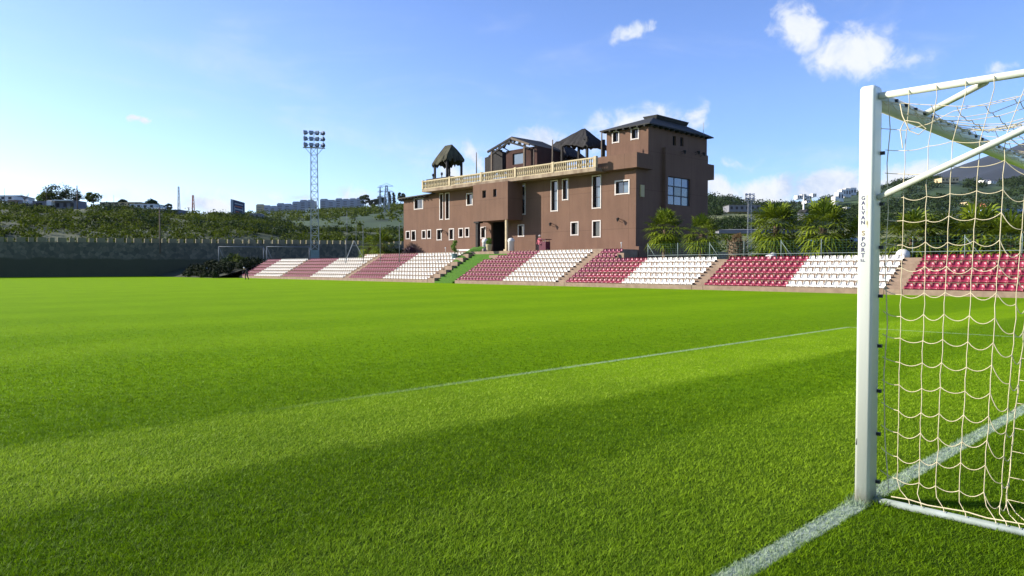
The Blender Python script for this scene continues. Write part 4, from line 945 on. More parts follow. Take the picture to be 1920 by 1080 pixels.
scatter('hedgerow', 'band of citrus trees along the middle hill left of the clubhouse', 'trees', hB, 900, (380, 860), (.02, 1.0), (1.5, 4.5), M_BUSH, 36, 1.3, lambda px, t, rg: rg.random() < (.9 if t > .25 else .25), 5)
scatter('hill_wood', 'dark wood on the hill right of the clubhouse', 'wood', hR, 1300, (1200, 2300), (.55, 1.03), (1.3, 3.2), M_BUSHD, 60, .6, lambda px, t, rg: ((t > .93 and px < 1640) or rg.random() < .35+.5*vn(px*.02, t*12, 1)) and not (1310 < px < 1490 and .72 < t < .90) and not (px > 1640 and t > .82) and not (1355 < px < 1435 and t > .9), 6)
scatter('near_scrub', 'mixed green scrub behind the parked cars', 'bushes', hR, 750, (1200, 2300), (.0, .6), (.7, 1.6), M_BUSH, 48, .4, lambda px, t, rg: rg.random() < .5+.5*vn(px*.015, t*8, 1), 7)
def hk(px, t, rg):
    if t > .3 and (1488 < px < 1536 or 1560 < px < 1610): return rg.random() < .05 + .5*(t < .45)
    if t > .45 and (1758 < px < 1806 or 1842 < px < 1872): return False
    if t < .35 and px > 1650: return rg.random() < .25
    return rg.random() < (.55+.6*vn(px*.02, t*10, 1))*(1 if px < 1640 else .75)
scatter('hilltop_wood', 'distant wood along the ridge under the clouds', 'wood', hR2, 2600, (1180, 2300), (.0, 1.02), (2.2, 5.0), M_BUSHD, 40, 1.5, hk, 8)

# ------------------------------------------------------------------ trees and palms
def tree(name, label, p, h, r, m, group=None, n=34, trunk_r=.12, per=60, leaf=.35, cyl=False):
    t = thing(name, label, 'tree', p, 0, group); rg = np.random.default_rng(abs(hash(label)) % 1000 if False else int(p[0]*7+p[1]*3) % 9999)
    mb = MB(); mb.tube([(0, 0, -.3), (.05, 0, h*.35), (-.05, .05, h*.75)], [trunk_r, trunk_r*.8, trunk_r*.35], 7)
    for k in range(5):
        a = k*1.257+.4; mb.tube([(0, 0, h*.35), (math.cos(a)*r*.45, math.sin(a)*r*.45, h*.62)], [trunk_r*.5, trunk_r*.2], 5)
    mb.build('trunk', M_BARK, t)
    if cyl: P = np.array([(rg.normal(0, r*.12), rg.normal(0, r*.12), z) for z in np.linspace(h*.12, h*.95, n)]); R = np.array([r*(1-.75*abs(i/n-.3)**1.0) for i in range(n)])*.8
    else:
        d = rg.normal(size=(n, 3)); d /= np.linalg.norm(d, axis=1)[:, None]; P = d*np.array([r*.7, r*.7, h*.26])+np.array([0, 0, h*.68]); R = rg.uniform(.22, .42, n)*r
    V, F = leaves(P, per, R, leaf, rg); link('crown', npmesh('crown', V, F, m), t); return t
def base_on(px, hill, t): return hill.pos(px, t)
TG = 'trees on the left hillside ridge'
for px_, t_, h_, r_, m_, lab in ((85, .99, 4.2, 2.2, M_SHRUB, 'pale green tree at the left end of the ridge shed'), (114, 1.0, 6.4, 5.0, M_BUSHD, 'big dark tree rising behind the grey shed'), (137, .98, 5.2, 3.4, M_BUSHD, 'dark tree left of the tall brown pole'), (100, .99, 5.2, 3.2, M_BUSH, 'light green tree behind the shed'),
                             (177, .95, 4.6, 2.4, M_BUSH, 'upright green tree right of the tall brown pole'), (286, 1.0, 3.4, 1.8, M_BUSHD, 'round dark tree behind the lit lamp pole'), (232, .99, 2.8, 1.5, M_BUSHD, 'small dark tree poking over the long low roof'), (318, 1.0, 2.6, 1.1, M_BUSHD, 'small round tree below the lattice masts')):
    tree('hillside_tree', lab, hA.pos(px_, t_), h_, r_, m_, TG, 22, .14, 60, .42)
for px_, h_, r_, lab in ((686, 18, 8, 'umbrella pine at the right end of the white apartments'), (700, 11, 6, 'low umbrella pine left of the pylon'), (712, 14, 7, 'umbrella pine beside the pylon'), (752, 17, 6, 'dark tree at the clubhouse left edge on the ridge')):
    tree('umbrella_pine', lab, hB.pos(px_, .99), h_, r_, M_BUSHD, 'pines on the middle hill', 20, .5, 50, 2.0)
for px_, h_, lab in ((731.5, 20, 'tall cypress right of the electricity pylon'), (739, 18, 'second cypress, nearer the clubhouse'), (723, 13, 'short cypress at the pylon foot')):
    tree('cypress', lab, hB.pos(px_, .99), h_, 3.2, M_BUSHD, 'cypresses on the middle hill', 12, .3, 60, 1.4, True)

def palm_leaf_geo(rg, mbV, mbF, origin, az, el, L=.75, R=.72):
    d = Vector((math.cos(az)*math.cos(el), math.sin(az)*math.cos(el), math.sin(el)))
    side = d.cross(Vector((0, 0, 1))).normalized(); upv = side.cross(d).normalized()
    tip = origin+d*L-Vector((0, 0, .10*L))
    w = .012
    b = len(mbV); mbV += [origin-side*w, origin+side*w, tip+side*w*.7, tip-side*w*.7]; mbF.append((b, b+1, b+2, b+3))
    d2 = (d-Vector((0, 0, .18+.15*rg.random()))).normalized(); n = 15
    for i in range(n):
        a = (i/(n-1)-.5)*2*math.radians(108); f = 1-.28*abs(i/(n-1)-.5)*2
        dr = (d2*math.cos(a)+side*math.sin(a)+upv*(.10*(-1)**i*.5+.12)).normalized()
        q = side*math.cos(a)-d2*math.sin(a); w = .052
        p0 = tip; p1 = tip+dr*R*.62*f; p2 = tip+dr*R*f*1.05-Vector((0, 0, R*(.16+.18*rg.random())))
        b = len(mbV); mbV += [p0, p1-q*w+upv*.01, p2, p1+q*w]; mbF.append((b, b+1, b+2, b+3))
def palm_crown_mesh(seed, n=42, L=.92, R=.92, low=-50):
    rg = random.Random(seed); V = []; F = []
    for i in range(n):
        az = i*2.39996+rg.uniform(-.2, .2); e = math.radians(82-(82-low)*((i+.5)/n)**.8+rg.uniform(-8, 8))
        palm_leaf_geo(rg, V, F, Vector((0, 0, -.25*(i/n))), az, e, L*rg.uniform(.8, 1.15), R*rg.uniform(.85, 1.15))
    return npmesh('crown', np.array([tuple(v) for v in V]), np.array(F), M_PALM)
CROWNS = [palm_crown_mesh(i, n=nn) for i, nn in enumerate((46, 40, 52))]
def palm(px, ytop, X, label, scale=1.0, ground=UPZ, var=0, trunk_r=.2, group='fan palms behind the seats'):
    base = onp(px, 470, 0, X); top = onp(px, ytop, 0, X).z; hc = top-ground-1.05*scale
    t = thing('fan_palm', label, 'palm', (base.x, base.y, ground), random.uniform(0, 6), group)
    mb = MB(); k = 7; pts = [(0, 0, hc*i/k) for i in range(k+1)]; mb.tube(pts, [trunk_r*(1.15-.25*i/k+.08*(i % 2)) for i in range(k+1)], 9)
    for i in range(26):       # cut leaf bases
        a = i*2.4; z = hc*(.15+.85*i/26); mb.bar((math.cos(a)*trunk_r*.8, math.sin(a)*trunk_r*.8, z), (math.cos(a)*trunk_r*1.6, math.sin(a)*trunk_r*1.6, z+.16), .06, .03)
    mb.build('trunk', M_TRUNK, t); c = link('crown', CROWNS[var], t, (0, 0, hc)); c.scale = (scale,)*3; return t
palm(1247, 401, 43.2, 'fan palm in front of the clubhouse side wall', 1.12, var=0)
palm(1316, 412, 42.4, 'fan palm at the right corner of the clubhouse', 1.0, var=1)
palm(1455, 387, 43.0, 'tall fan palm in front of the blue car', 1.3, var=2)
palm(1543, 388, 42.5, 'fan palm between the spire and the goalpost', 1.3, var=0)
palm(1612, 418, 43.5, 'fan palm half hidden behind the goalpost', 1.15, var=1)
palm(1712, 404, 42.0, 'fan palm seen through the net right of the goalpost', 1.25, var=2)
palm(1770, 415, 44.5, 'fan palm above the blue tarpaulin behind the net', 1.2, var=1)
palm(1832, 398, 42.6, 'tall fan palm seen through the middle of the net', 1.3, var=0)
palm(1893, 412, 42.2, 'fan palm at the right edge behind the net', 1.25, var=2)
palm(1985, 400, 42.6, 'fan palm beyond the right edge of the photo', 1.25, var=1)
palm(719, 440, 43.0, 'broad low fan palm left of the clubhouse', 1.25, var=2, group=None)
palm(692, 447, 44.5, 'small fan palm furthest left behind the seats', .95, var=1, group=None)
# cut palm stump with dry leaves
b_ = onp(1382, 470, 0, 42.6); t = thing('palm_stump', 'cut palm stump topped with pale dry leaves', 'palm', (b_.x, b_.y, UPZ)); hz = onp(1382, 452, 0, 42.6).z-UPZ
mb = MB(); mb.tube([(0, 0, 0), (0, 0, hz*.5), (0, 0, hz)], [.55, .6, .5], 12)
for i in range(60): a = i*2.4; z = hz*i/60; mb.bar((math.cos(a)*.5, math.sin(a)*.5, z), (math.cos(a)*.75, math.sin(a)*.75, z+.25), .10, .04)
mb.build('trunk', M_TRUNK, t)
V = []; F = []; rg = random.Random(3)
for a, e, L in ((.5, 1.3, .25), (2.2, 1.0, .2), (3.8, .2, .3), (5.0, -.1, .35), (4.3, 1.2, .3)): palm_leaf_geo(rg, V, F, Vector((0, 0, 0)), a, e, L, .5)
link('dry_leaves', npmesh('dry_leaves', np.array([tuple(v) for v in V]), np.array(F), M_DRYL), t, (0, 0, hz))

def shrub(name, label, cat, p, r, h, m, per=240, n=6, leaf=.14, group=None):
    rg = np.random.default_rng(int(abs(p[0])*13+abs(p[1])*7)); P = np.array([(rg.normal(0, r*.35), rg.normal(0, r*.35), h*(.25+.6*rg.random())) for _ in range(n)]); R = rg.uniform(.35, .6, n)*r
    V, F = leaves(P, per, R, leaf, rg, .9); o = link(name, npmesh(name, V, F, m), None, p); return tag(o, label, cat, group)
shrub('shrub', 'large dark shrub in the shade beside the far end of the seats', 'shrub', onp(432, 505, 1, 102).xy.to_3d()+Vector((0, 0, .6)), 2.6, 2.0, M_BUSHD, 500, 8, .3)
shrub('shrub', 'sunlit round shrub above the far end of the seats', 'shrub', Vector((*onp(457, 495, 1, 101).xy, 1.5)), 2.0, 1.3, M_BUSH, 500, 7, .28)
shrub('shrub', 'dark reddish shrub at the left foot of the clubhouse', 'shrub', Vector((*onp(768, 470, 0, 43.5).xy, 2.2)), 1.3, 1.6, mat('purple leaf', (0.05, 0.02, 0.03), .7) , 300, 6, .16)
shrub('shrub', 'low dark hedge between the fan palm and the clubhouse', 'shrub', Vector((*onp(742, 470, 0, 43.5).xy, 2.0)), 1.6, 1.4, M_BUSHD, 400, 7, .2)
rg = np.random.default_rng(21); P = []; 
for _ in range(110):
    u = rg.random(); y = 94+rg.random()*16; x = 33.2+u*6.5; P.append((x, y, .2+u*1.8+rg.uniform(0, .5)))
V, F = leaves(np.array(P), 90, rg.uniform(.4, .8, len(P)), .3, rg); o = stuff(link('hedge', npmesh('hedge', V, F, leafmat('shade-toned hedge leaf', (0.005, 0.009, 0.004), (0.02, 0.03, 0.008), .15, .9)))); tag(o, 'dark overgrown hedge on the bank beyond the far seats', 'hedge')  # leaf colour darkened to stand for wall shadow that falls short of here
def potted(px, ytop, X, z0, label, hh):
    p = onp(px, 470, 0, X); t = thing('potted_plant', label, 'potted plant', (p.x, p.y, z0)); zt_ = onp(px, ytop, 0, X).z-z0
    mb = MB(); mb.lathe([(.18, 0), (.24, .12), (.30, .5), (.34, .56), (.30, .6)], n=14); mb.build('pot', M_TEAL if px < 860 else M_CREAM, t, True)
    mb = MB(); mb.tube([(0, 0, .5), (.03, 0, zt_*.6)], [.04, .02], 6); mb.build('stem', M_BARK, t)
    rg = np.random.default_rng(px); P = np.array([(rg.normal(0, .07), rg.normal(0, .07), z) for z in np.linspace(zt_*.45, zt_*.95, 7)]); V, F = leaves(P, 70, np.full(7, .24), .13, rg); link('foliage', npmesh('foliage', V, F, M_SHRUB), t)
potted(852, 451, 39.9, 2.15, 'small bright tree in a pot on the stepped edge left of the turf stairs', 1)
potted(917, 447, 40.6, 2.95, 'small potted tree at the top right of the turf stairs', 1)
def barrel(px, y0, y1, X, label):
    p = onp(px, 460, 0, X); h = onp(px, y0, 0, X).z-GZ; t = MB()
    t.lathe([(.30, 0), (.30, h*.70), (.34, h*.72), (.34, h*.80), (.28, h*.92), (.14, h*.985), (.02, h)], n=18); o = t.build('white_urn', M_WHITEW, None, True, (p.x, p.y, GZ)); tag(o, label, 'urn', 'white domed urns at the entrance')
barrel(910, 447, 465, 43.6, 'domed white urn left of the clubhouse entrance'); barrel(958.5, 446, 465, 43.4, 'domed white urn right of the clubhouse entrance')
# white cellar frame beside the mound
t = MB(); p = onp(866, 470, 0, 42.2); q = onp(855, 480, 0, 42.2)
t.box(p.x, p.x+.2, p.y-1.2, p.y+.9, 3.05, 3.22); t.box(p.x, p.x+.2, p.y+.72, p.y+.9, 2.0, 3.048); o = t.build('concrete_lintel', M_WHITEW); tag(o, 'white concrete lintel frame between the pedestals and the turf mound', 'lintel')
# ------------------------------------------------------------------ floodlight masts
def lattice(mb, w0, w1, h, n, r, legs=4):
    cs = [(-1, -1), (1, -1), (1, 1), (-1, 1)] if legs == 4 else [(-1, -.58), (1, -.58), (0, 1.15)]
    def c(k, z): w = (w0+(w1-w0)*z/h)/2; return Vector((cs[k][0]*w, cs[k][1]*w, z))
    for k in range(len(cs)):
        mb.bar(c(k, 0), c(k, h), r*2, r*2)
        for i in range(n):
            a, b = h*i/n, h*(i+1)/n; k2 = (k+1) % len(cs)
            mb.bar(c(k if i % 2 else k2, a), c(k2 if i % 2 else k, b), r*1.1, r*1.1); mb.bar(c(k, b), c(k2, b), r*.9, r*.9)
def floodlight(label, p, h, w, head_w, head_h, cols, rws, ang, base=None, lamp=.55):
    t = thing('floodlight_mast', label, 'floodlight', p, ang)
    z0 = 0
    if base: mb = MB(); mb.hull8([(-base[0]/2, -base[0]/2, 0), (base[0]/2, -base[0]/2, 0), (base[0]/2, base[0]/2, 0), (-base[0]/2, base[0]/2, 0)]+[(x*base[0]*.47, y*base[0]*.47, base[1]) for x, y in ((-1, -1), (1, -1), (1, 1), (-1, 1))]); mb.build('base', M_TEAL, t); z0 = base[1]
    mb = MB(); lattice(mb, w, w*.8, h-z0-head_h, int((h-z0)/w/1.1), w*.046); mb.build('lattice_pole', M_STEEL, t, loc=(0, 0, z0))
    zb = h-head_h; mb = MB(); mb.box(-head_w/2, head_w/2, -.35*lamp/.55, .35*lamp/.55, zb-.06, zb); 
    for s in (-1, 1): mb.bar((s*head_w*.42, 0, zb), (s*w*.3, 0, zb-head_w*.38), .06)
    for i in range(rws):
        z = zb+head_h*(i+.5)/rws; mb.bar((-head_w*.46, 0, z), (head_w*.46, 0, z), .07)
    for s in (-1, 0, 1): mb.bar((s*head_w*.42, 0, zb), (s*head_w*.42, 0, h-.2), .07)
    mb.bar((-head_w/2, -.35, zb+.9*lamp/.55), (head_w/2, -.35, zb+.9*lamp/.55), .035); mb.build('platform', M_STEEL, t)
    for i in range(rws):
        for j in range(cols):
            x = -head_w/2+head_w*(j+.5)/cols; z = zb+head_h*(i+.5)/rws; r = lamp/2
            lm = MB(); lm.hull8([(-r, 0, -r), (r, 0, -r), (r*.55, r*1.5, -r*.55), (-r*.55, r*1.5, -r*.55), (-r, 0, r), (r, 0, r), (r*.55, r*1.5, r*.55), (-r*.55, r*1.5, r*.55)])
            o = lm.build('lamp', M_LAMP, t, loc=(x, -.1, z)); o.rotation_euler = (math.radians(-28), 0, [.5, .1, -.5, -.9][j % 4] if cols == 4 else [.5, 0, -.5][j % 3])
            gm = MB(); gm.box(-r*.9, r*.9, -.02, -.004, -r*.9, r*.9); link('lens', gm.mesh('lens', M_LGLASS), o)
    return t
pb = at(590.5, 482, 95); zt_ = at(590, 244, 95).z-UPZ
floodlight('tall lattice floodlight mast with twelve lamps behind the far seats', (pb.x, pb.y, UPZ), zt_, 1.0, 2.75, 2.35, 4, 3, math.radians(-30), (1.15, 1.75), .52)
pb = at(1405, 478, 78); zt_ = at(1405, 361, 78).z-UPZ
floodlight('short lattice floodlight mast with six lamps right of the clubhouse', (pb.x, pb.y, UPZ), zt_, .42, 1.05, .85, 3, 2, math.radians(-50), None, .24)
# ------------------------------------------------------------------ fences, poles, small goals
def simple_pole(name, label, cat, p0, p1, r, m, group=None):
    mb = MB(); v = Vector(p1)-Vector(p0); mb.tube([(0, 0, 0), tuple(v)], [r, r*.7], 7); o = mb.build(name, m, None, True, p0); return tag(o, label, cat, group)
for px_, yt_, z_, lab in ((649, 447, 80, 'thin grey net pole left of the tall net pole'), (681, 423, 76, 'tallest net pole between floodlight mast and fan palm'), (713, 420, 74, 'net pole behind the broad fan palm'), (749, 418, 72, 'net pole beside the clubhouse left edge'), (651, 395, 140, 'far thin pole right of the floodlight mast'), (668, 408, 150, 'far short pole in the fields')):
    p = at(px_, 482, z_); z0 = UPZ if z_ < 100 else 6; simple_pole('net_pole', lab, 'pole', (p.x, p.y, z0), (p.x, p.y, at(px_, yt_, z_).z), (.035 if z_ < 100 else .05), M_DULL, 'tall poles left of the clubhouse')
p = at(664, 480, 84); t = MB(); t.bar((0, 0, 2.6), (-1.0, .4, 0), .07); t.bar((0, 0, 2.6), (1.3, -.5, 0), .07); t.bar((-.25, .1, 2.0), (.3, -.1, 2.0), .05); o = t.build('support_frame', M_STEEL, None, False, (p.x, p.y, UPZ)); tag(o, 'small inverted V steel frame behind the far seats', 'frame')
def small_goal(px0, px1, ytop, z, label):
    a = at(px0, ytop, z); b = at(px1, ytop, z+1.5); L = (b.xy-a.xy).length; h = a.z-UPZ; t = thing('training_goal', label, 'goal', (a.x, a.y, UPZ), math.atan2(b.y-a.y, b.x-a.x), 'training goals by the far wall')
    mb = MB(); mb.tube([(0, 0, h), (L, 0, h)], .05, 8); mb.build('crossbar', M_DULL, t, True)
    for x in (0, L):
        mb = MB(); mb.tube([(x, 0, 0), (x, 0, h)], .055, 8); mb.build('post', M_DULL, t, True)
        mb = MB(); mb.tube([(x, 0, h), (x+.9, 1.3, 0)], .04, 8); mb.build('back_stay', M_DULL, t, True)
small_goal(410, 494, 462.5, 104, 'white training goal left, in the shade of the far wall'); small_goal(500, 580, 462.5, 101, 'white training goal right, next to the floodlight mast base')
# mesh fence behind the right stand
M_FPOST = mat('fence post', (0.20, 0.25, 0.23), .6)
p0 = onp(1215, 478, 0, 40.4); p1 = onp(2050, 478, 0, 40.4); L = (p1-p0).length
fe = thing('mesh_fence', 'low green wire mesh fence with pale posts behind the top row of seats', 'fence', (40.4, p0.y, UPZ))
k = 0; y = p0.y
mb = MB()
while y > p1.y:
    pm = MB(); pm.tube([(0, y-p0.y, 0), (0, y-p0.y, 1.30)], .028, 7); pm.build('post', M_FPOST, fe, True)
    if k % 2 == 0: pm = MB(); pm.tube([(0, y-p0.y, 1.2), (0, y-p0.y-.9, 0)], .018, 6); pm.build('brace', M_FPOST, fe, True)
    y -= 2.6; k += 1
pm = MB(); pm.tube([(0, 0, .42), (0, p1.y-p0.y, .42)], .02, 6); pm.build('rail', M_FPOST, fe)
M_GMESH = mat('green wire', (0.03, 0.10, 0.06), .6)
pm = MB(); i = 0; LL = p0.y-p1.y
while i*.22 < LL: pm.bar((0, -i*.22, .02), (0, -i*.22, 1.28), .006); i += 1
for i in range(8): pm.bar((0, 0, .1+i*.16), (0, -LL, .1+i*.16), .006)
pm.build('wire_mesh', M_GMESH, fe)
# ------------------------------------------------------------------ cars behind the stand
def make_car(label, px, X, paint, rz, group='cars parked behind the right stand'):
    p = onp(px, 470, 0, X); t = thing('parked_car', label, 'car', (p.x, p.y, UPZ), rz, group)
    side = [(-2.1, .35), (-2.12, .75), (-1.9, .93), (-1.05, 1.0), (1.45, 1.02), (2.0, .95), (2.1, .6), (2.05, .3)]
    mb = MB(); W2 = .84; n = len(side)
    for w, s in ((-W2, 1), (-W2+.07, 1), (W2-.07, 1), (W2, 1)): pass
    secs = [(-W2, .96, .04), (-W2+.06, 1, 0), (W2-.06, 1, 0), (W2, .96, .04)]
    for (w, s, dz) in secs: mb.v += [(x*s, w, z*(1-dz)+dz*.5) for x, z in side]
    for a in range(3):
        for j in range(n): mb.f.append((a*n+j, a*n+(j+1)%n, (a+1)*n+(j+1)%n, (a+1)*n+j)); mb.mi.append(0)
    mb.f.append(tuple(range(n))[::-1]); mb.f.append(tuple(range(3*n, 4*n))); mb.mi += [0, 0]; mb.build('body', paint, t)
    cab = [(-1.0, .99), (-.35, 1.42), (1.15, 1.45), (1.75, 1.0)]; mb = MB()
    lo = [(-1.0, .99), (1.75, 1.0)]; hi = [(-.3, 1.44), (1.15, 1.45)]
    mb.hull8([(-.32, -.58, 1.40), (1.2, -.58, 1.40), (1.2, .58, 1.40), (-.32, .58, 1.40), (-.2, -.52, 1.46), (1.1, -.52, 1.46), (1.1, .52, 1.46), (-.2, .52, 1.46)]); mb.build('roof', paint, t)
    for (y0, y1) in ((-.72, -.60), (.72, .60)):
        for xa, xb, ta, tb in ((-.85, .35, -.28, .33), (.43, 1.6, .41, 1.12)):
            mb = MB(); s = 1 if y0 > 0 else -1; P = [(xa, y0, 1.0), (xb, y0, 1.0), (tb, y1, 1.40), (ta, y1, 1.40)]; mb.prism([Vector(q) for q in P], (0, s*.02, 0)); mb.build('side_window', M_GLASS, t)
    mb = MB(); mb.prism([Vector(q) for q in ((-1.0, -.7, 1.0), (-1.0, .7, 1.0), (-.33, .58, 1.40), (-.33, -.58, 1.40))], (-.02, 0, .02)); mb.build('windscreen', M_GLASSB, t)
    mb = MB(); mb.prism([Vector(q) for q in ((1.75, -.7, 1.0), (1.75, .7, 1.0), (1.2, .58, 1.40), (1.2, -.58, 1.40))], (.02, 0, .02)); mb.build('rear_window', M_GLASS, t)
    for x in (-1.3, 1.3):
        for y in (-.80, .80):
            s = 1 if y > 0 else -1; w = MB(); w.tube([(x, y-s*.1, .31), (x, y+s*.1, .31)], .31, 18); wo_ = w.build('wheel', M_TYRE, t); r = MB(); r.tube([(x, y+s*.09, .31), (x, y+s*.115, .31)], .19, 12); r.build('rim', M_RIM, wo_)
    for y in (-.6, .6):
        h_ = MB(); h_.box(-2.13, -2.02, y-.18, y+.18, .66, .82); h_.build('headlight', M_LGLASS, t); h_ = MB(); h_.box(2.03, 2.12, y-.15, y+.15, .7, .88); h_.build('tail_light', M_REDT, t)
    return t
make_car('blue hatchback parked behind the crimson seats beside the tall palm', 1508, 44.5, M_BLUEC, math.radians(100))
make_car('navy car parked behind the white seats left of the goalpost', 1592, 44.3, M_BLUED, math.radians(80))
make_car('blue car glimpsed through the net behind the crimson seats', 1786, 44.5, M_BLUEC, math.radians(95))
p = onp(1447, 482, 0, 40.7); t = MB(); t.hull8([(-.3, -.35, 0), (.3, -.35, 0), (.3, .35, 0), (-.3, .35, 0), (-.2, -.15, .50), (.2, -.15, .50), (.25, .3, .3), (-.25, .3, .3)]); o = t.build('grit_sack', M_WHITEW, None, True, (p.x, p.y, UPZ)); tag(o, 'pale sack lying behind the top row next to the tall palm trunk', 'sack')
p = onp(1693, 482, 0, 40.3); t = MB(); t.lathe([(.3, 0), (.40, .2), (.34, .42), (.2, .54), (.05, .58)], n=12); o = t.build('grit_sack', M_WHITEW, None, True, (p.x, p.y, UPZ)); tag(o, 'bulging white sack above the steps just right of the goalpost', 'sack')
# ------------------------------------------------------------------ far buildings and masts
def far_box(mb, px0, px1, y0, y1, z, depth, m=0, lean=0):
    a = at(px0, y0, z); b = at(px1, y0, z); zt = a.z; zb = at(px0, y1, z).z; f = Vector((_fw.x, _fw.y, 0))*depth
    P = [Vector((a.x, a.y, zb)), Vector((b.x, b.y, zb))+Vector((_fw.x, _fw.y, 0))*lean]; P += [P[1]+f, P[0]+f]
    Q = [Vector((v.x, v.y, zt)) for v in P]; Q[1].z = Q[2].z = at(px1, y0, z).z; mb.hull8(P+Q, m); return P, Q
def rel(mb, o): mb.v = [tuple(Vector(v)-o) for v in mb.v]
AP = 'white apartment blocks on the far hill'
tops_ = [(480, 494, 384), (495, 506, 386), (507, 518, 387), (519, 532, 382), (533, 546, 383), (548, 561, 379), (562, 575, 376), (576, 588, 376), (600, 614, 374), (615, 628, 376), (629, 641, 373), (642, 654, 374), (655, 667, 373), (668, 679, 372)]
for i, (a, b, y) in enumerate(tops_):
    o0 = at((a+b)/2, 402, 1150+i*5); names = ['leftmost', 'second from left', 'third from left', 'fourth from left', 'fifth from left', 'sixth from left', 'seventh from left', 'just left of floodlight mast', 'just right of floodlight mast', 'second right of mast', 'third right of mast', 'fourth right of mast', 'last but one at right', 'rightmost']
    M_APT = mat('pale far render', (0.36, 0.38, 0.42), .9)
    t = thing('apartment_block', f'pale far apartment block on the hill, {names[i]}', 'building', o0, 0, AP)
    mb = MB(); far_box(mb, a, b, y, 402, 1150+i*5, 14, 0, 6); far_box(mb, a+1.5, b-1, y-1.3, y+.2, 1153+i*5, 6, 0); rel(mb, o0); mb.build('wall', M_APT if i else M_OCHRE, t)
    for r_ in range(4):
        mb = MB(); yy = y+3.5+r_*4.2; far_box(mb, a+2, b-4, yy, yy+1.7, 1149.2+i*5, 1.0); rel(mb, o0); mb.build('window_strip', M_GREYW, t)
def house(name, label, px0, px1, y0, y1, z, depth, wm, rm, roof=.0, wins=0, lean=0, cat='house', group=None):
    o0 = at((px0+px1)/2, y1, z); t = thing(name, label, cat, o0, 0, group); mb = MB(); P, Q = far_box(mb, px0, px1, y0, y1, z, depth, 0, lean); rel(mb, o0); mb.build('wall', wm, t)
    up_ = Vector((0, 0, .03*abs(Q[0].z-P[0].z)+.02)); ov = (Q[1]-Q[0]).normalized()*.25; mb = MB(); A4 = [q+up_*.2-o0 for q in Q]; c = (A4[0]+A4[1]+A4[2]+A4[3])/4
    A4 = [a+(a-c)*.06 for a in A4]; rh = Vector((0, 0, roof*(Q[0]-P[0]).length+.15))
    r0 = (A4[0]+A4[3])/2+rh+(c-(A4[0]+A4[3])/2)*.35; r1 = (A4[1]+A4[2])/2+rh+(c-(A4[1]+A4[2])/2)*.35
    mb.face([A4[0], A4[1], r1, r0]); mb.face([A4[1], A4[2], r1]); mb.face([A4[2], A4[3], r0, r1]); mb.face([A4[3], A4[0], r0]); mb.face(A4[::-1]); mb.build('roof', rm, t)
    for i in range(wins):
        u = (i+.5)/wins; w = (P[1]-P[0])*(.22/wins); c0 = P[0].lerp(P[1], u); hh = Q[0].z-P[0].z; nf = Vector((_fw.x, _fw.y, 0))*-.06
        if lean: nf *= 2
        mb = MB(); B = c0+Vector((0, 0, hh*.35)); T_ = c0+Vector((0, 0, hh*.75)); mb.prism([B-w-o0+nf, B+w-o0+nf, T_+w-o0+nf, T_-w-o0+nf], Vector((_fw.x, _fw.y, 0))*.08); mb.build('window', M_DARKF, t)
    return t
house('hill_house', 'white house with dark blue hipped roof at the far left edge', -14, 25, 366.5, 377, 200, 9, M_WHITEW, M_BLUER, .22, 3)
house('hill_shed', 'long grey shed on the left ridge behind the bushes', 34, 86, 377, 391, 196, 5, M_GREYW, M_GREYW, .005, 2, cat='shed')
house('hill_shed', 'grey shed with pale roof edge under the dark trees', 88, 142, 376, 395, 194, 5, M_GREYW, M_GREYW, .005, 4, cat='shed')
house('hill_shed', 'small pale hut at the left end of the grey shed', 14, 32, 375, 386, 196, 4, M_CONC, M_GREYW, .02, 1, cat='shed')
house('water_tank_hut', 'small white tank box on the shed roof', 43, 51.5, 375.5, 381, 193, 2, M_WHITEW, M_WHITEW, .0, 0, cat='tank')
house('water_tank_hut', 'white hut panel between the two grey sheds', 87, 96, 376, 385, 192.5, 2, M_WHITEW, M_WHITEW, .0, 0, cat='tank')
house('awning', 'long pale awning roof over the right shed', 97, 131, 374.5, 376.5, 192.5, 3, M_WHITEW, M_WHITEW, .0, 0, cat='awning')
house('low_building', 'long low building with dark sloping roof on the ridge', 187, 262, 379, 386, 203, 8, M_OCHRE, M_TILE, .012, 6, cat='building')
house('low_building', 'right part of the low ridge building with pale blue front', 242, 290, 382, 392, 200, 7, M_WHITEW, M_TILE, .015, 4, cat='building')
house('hill_shed', 'small grey shed below the lattice masts', 310, 336, 393, 400, 205, 5, M_GREYW, M_ROOF, .02, 2, cat='shed')
MP = 'poles on the left ridge'
for px_, y0_, z_, r_, m_, lab in ((8.5, 353, 190, .07, M_CHAR, 'thin mast in front of the blue roofed house'), (145, 348, 190, .17, M_WOOD, 'tall brown pole at the right end of the sheds'), (88, 355, 195, .09, M_CHAR, 'utility pole rising behind the pale green tree'), (213.5, 366, 205, .08, M_STEEL, 'short pole behind the low ridge building')):
    p = at(px_, 392, z_); simple_pole('utility_pole', lab, 'pole', (p.x, p.y, p.z-2), (p.x, p.y, at(px_, y0_, z_).z), r_, m_, MP)
def lmast(px, y0, y1, z, w, label, m=M_STEEL, cat='mast'):
    p = at(px, y1, z); h = at(px, y0, z).z-p.z; mb = MB(); lattice(mb, w, w*.5, h, int(h/w/1.2), w*.09, 3); o = mb.build('lattice_mast', m, None, False, p); return tag(o, label, cat, 'lattice masts on the left ridge')
lmast(335, 350, 396, 260, .9, 'taller thin lattice mast on the ridge'); lmast(362, 366, 398, 300, 1.1, 'shorter lattice mast with red bands', M_REDT)
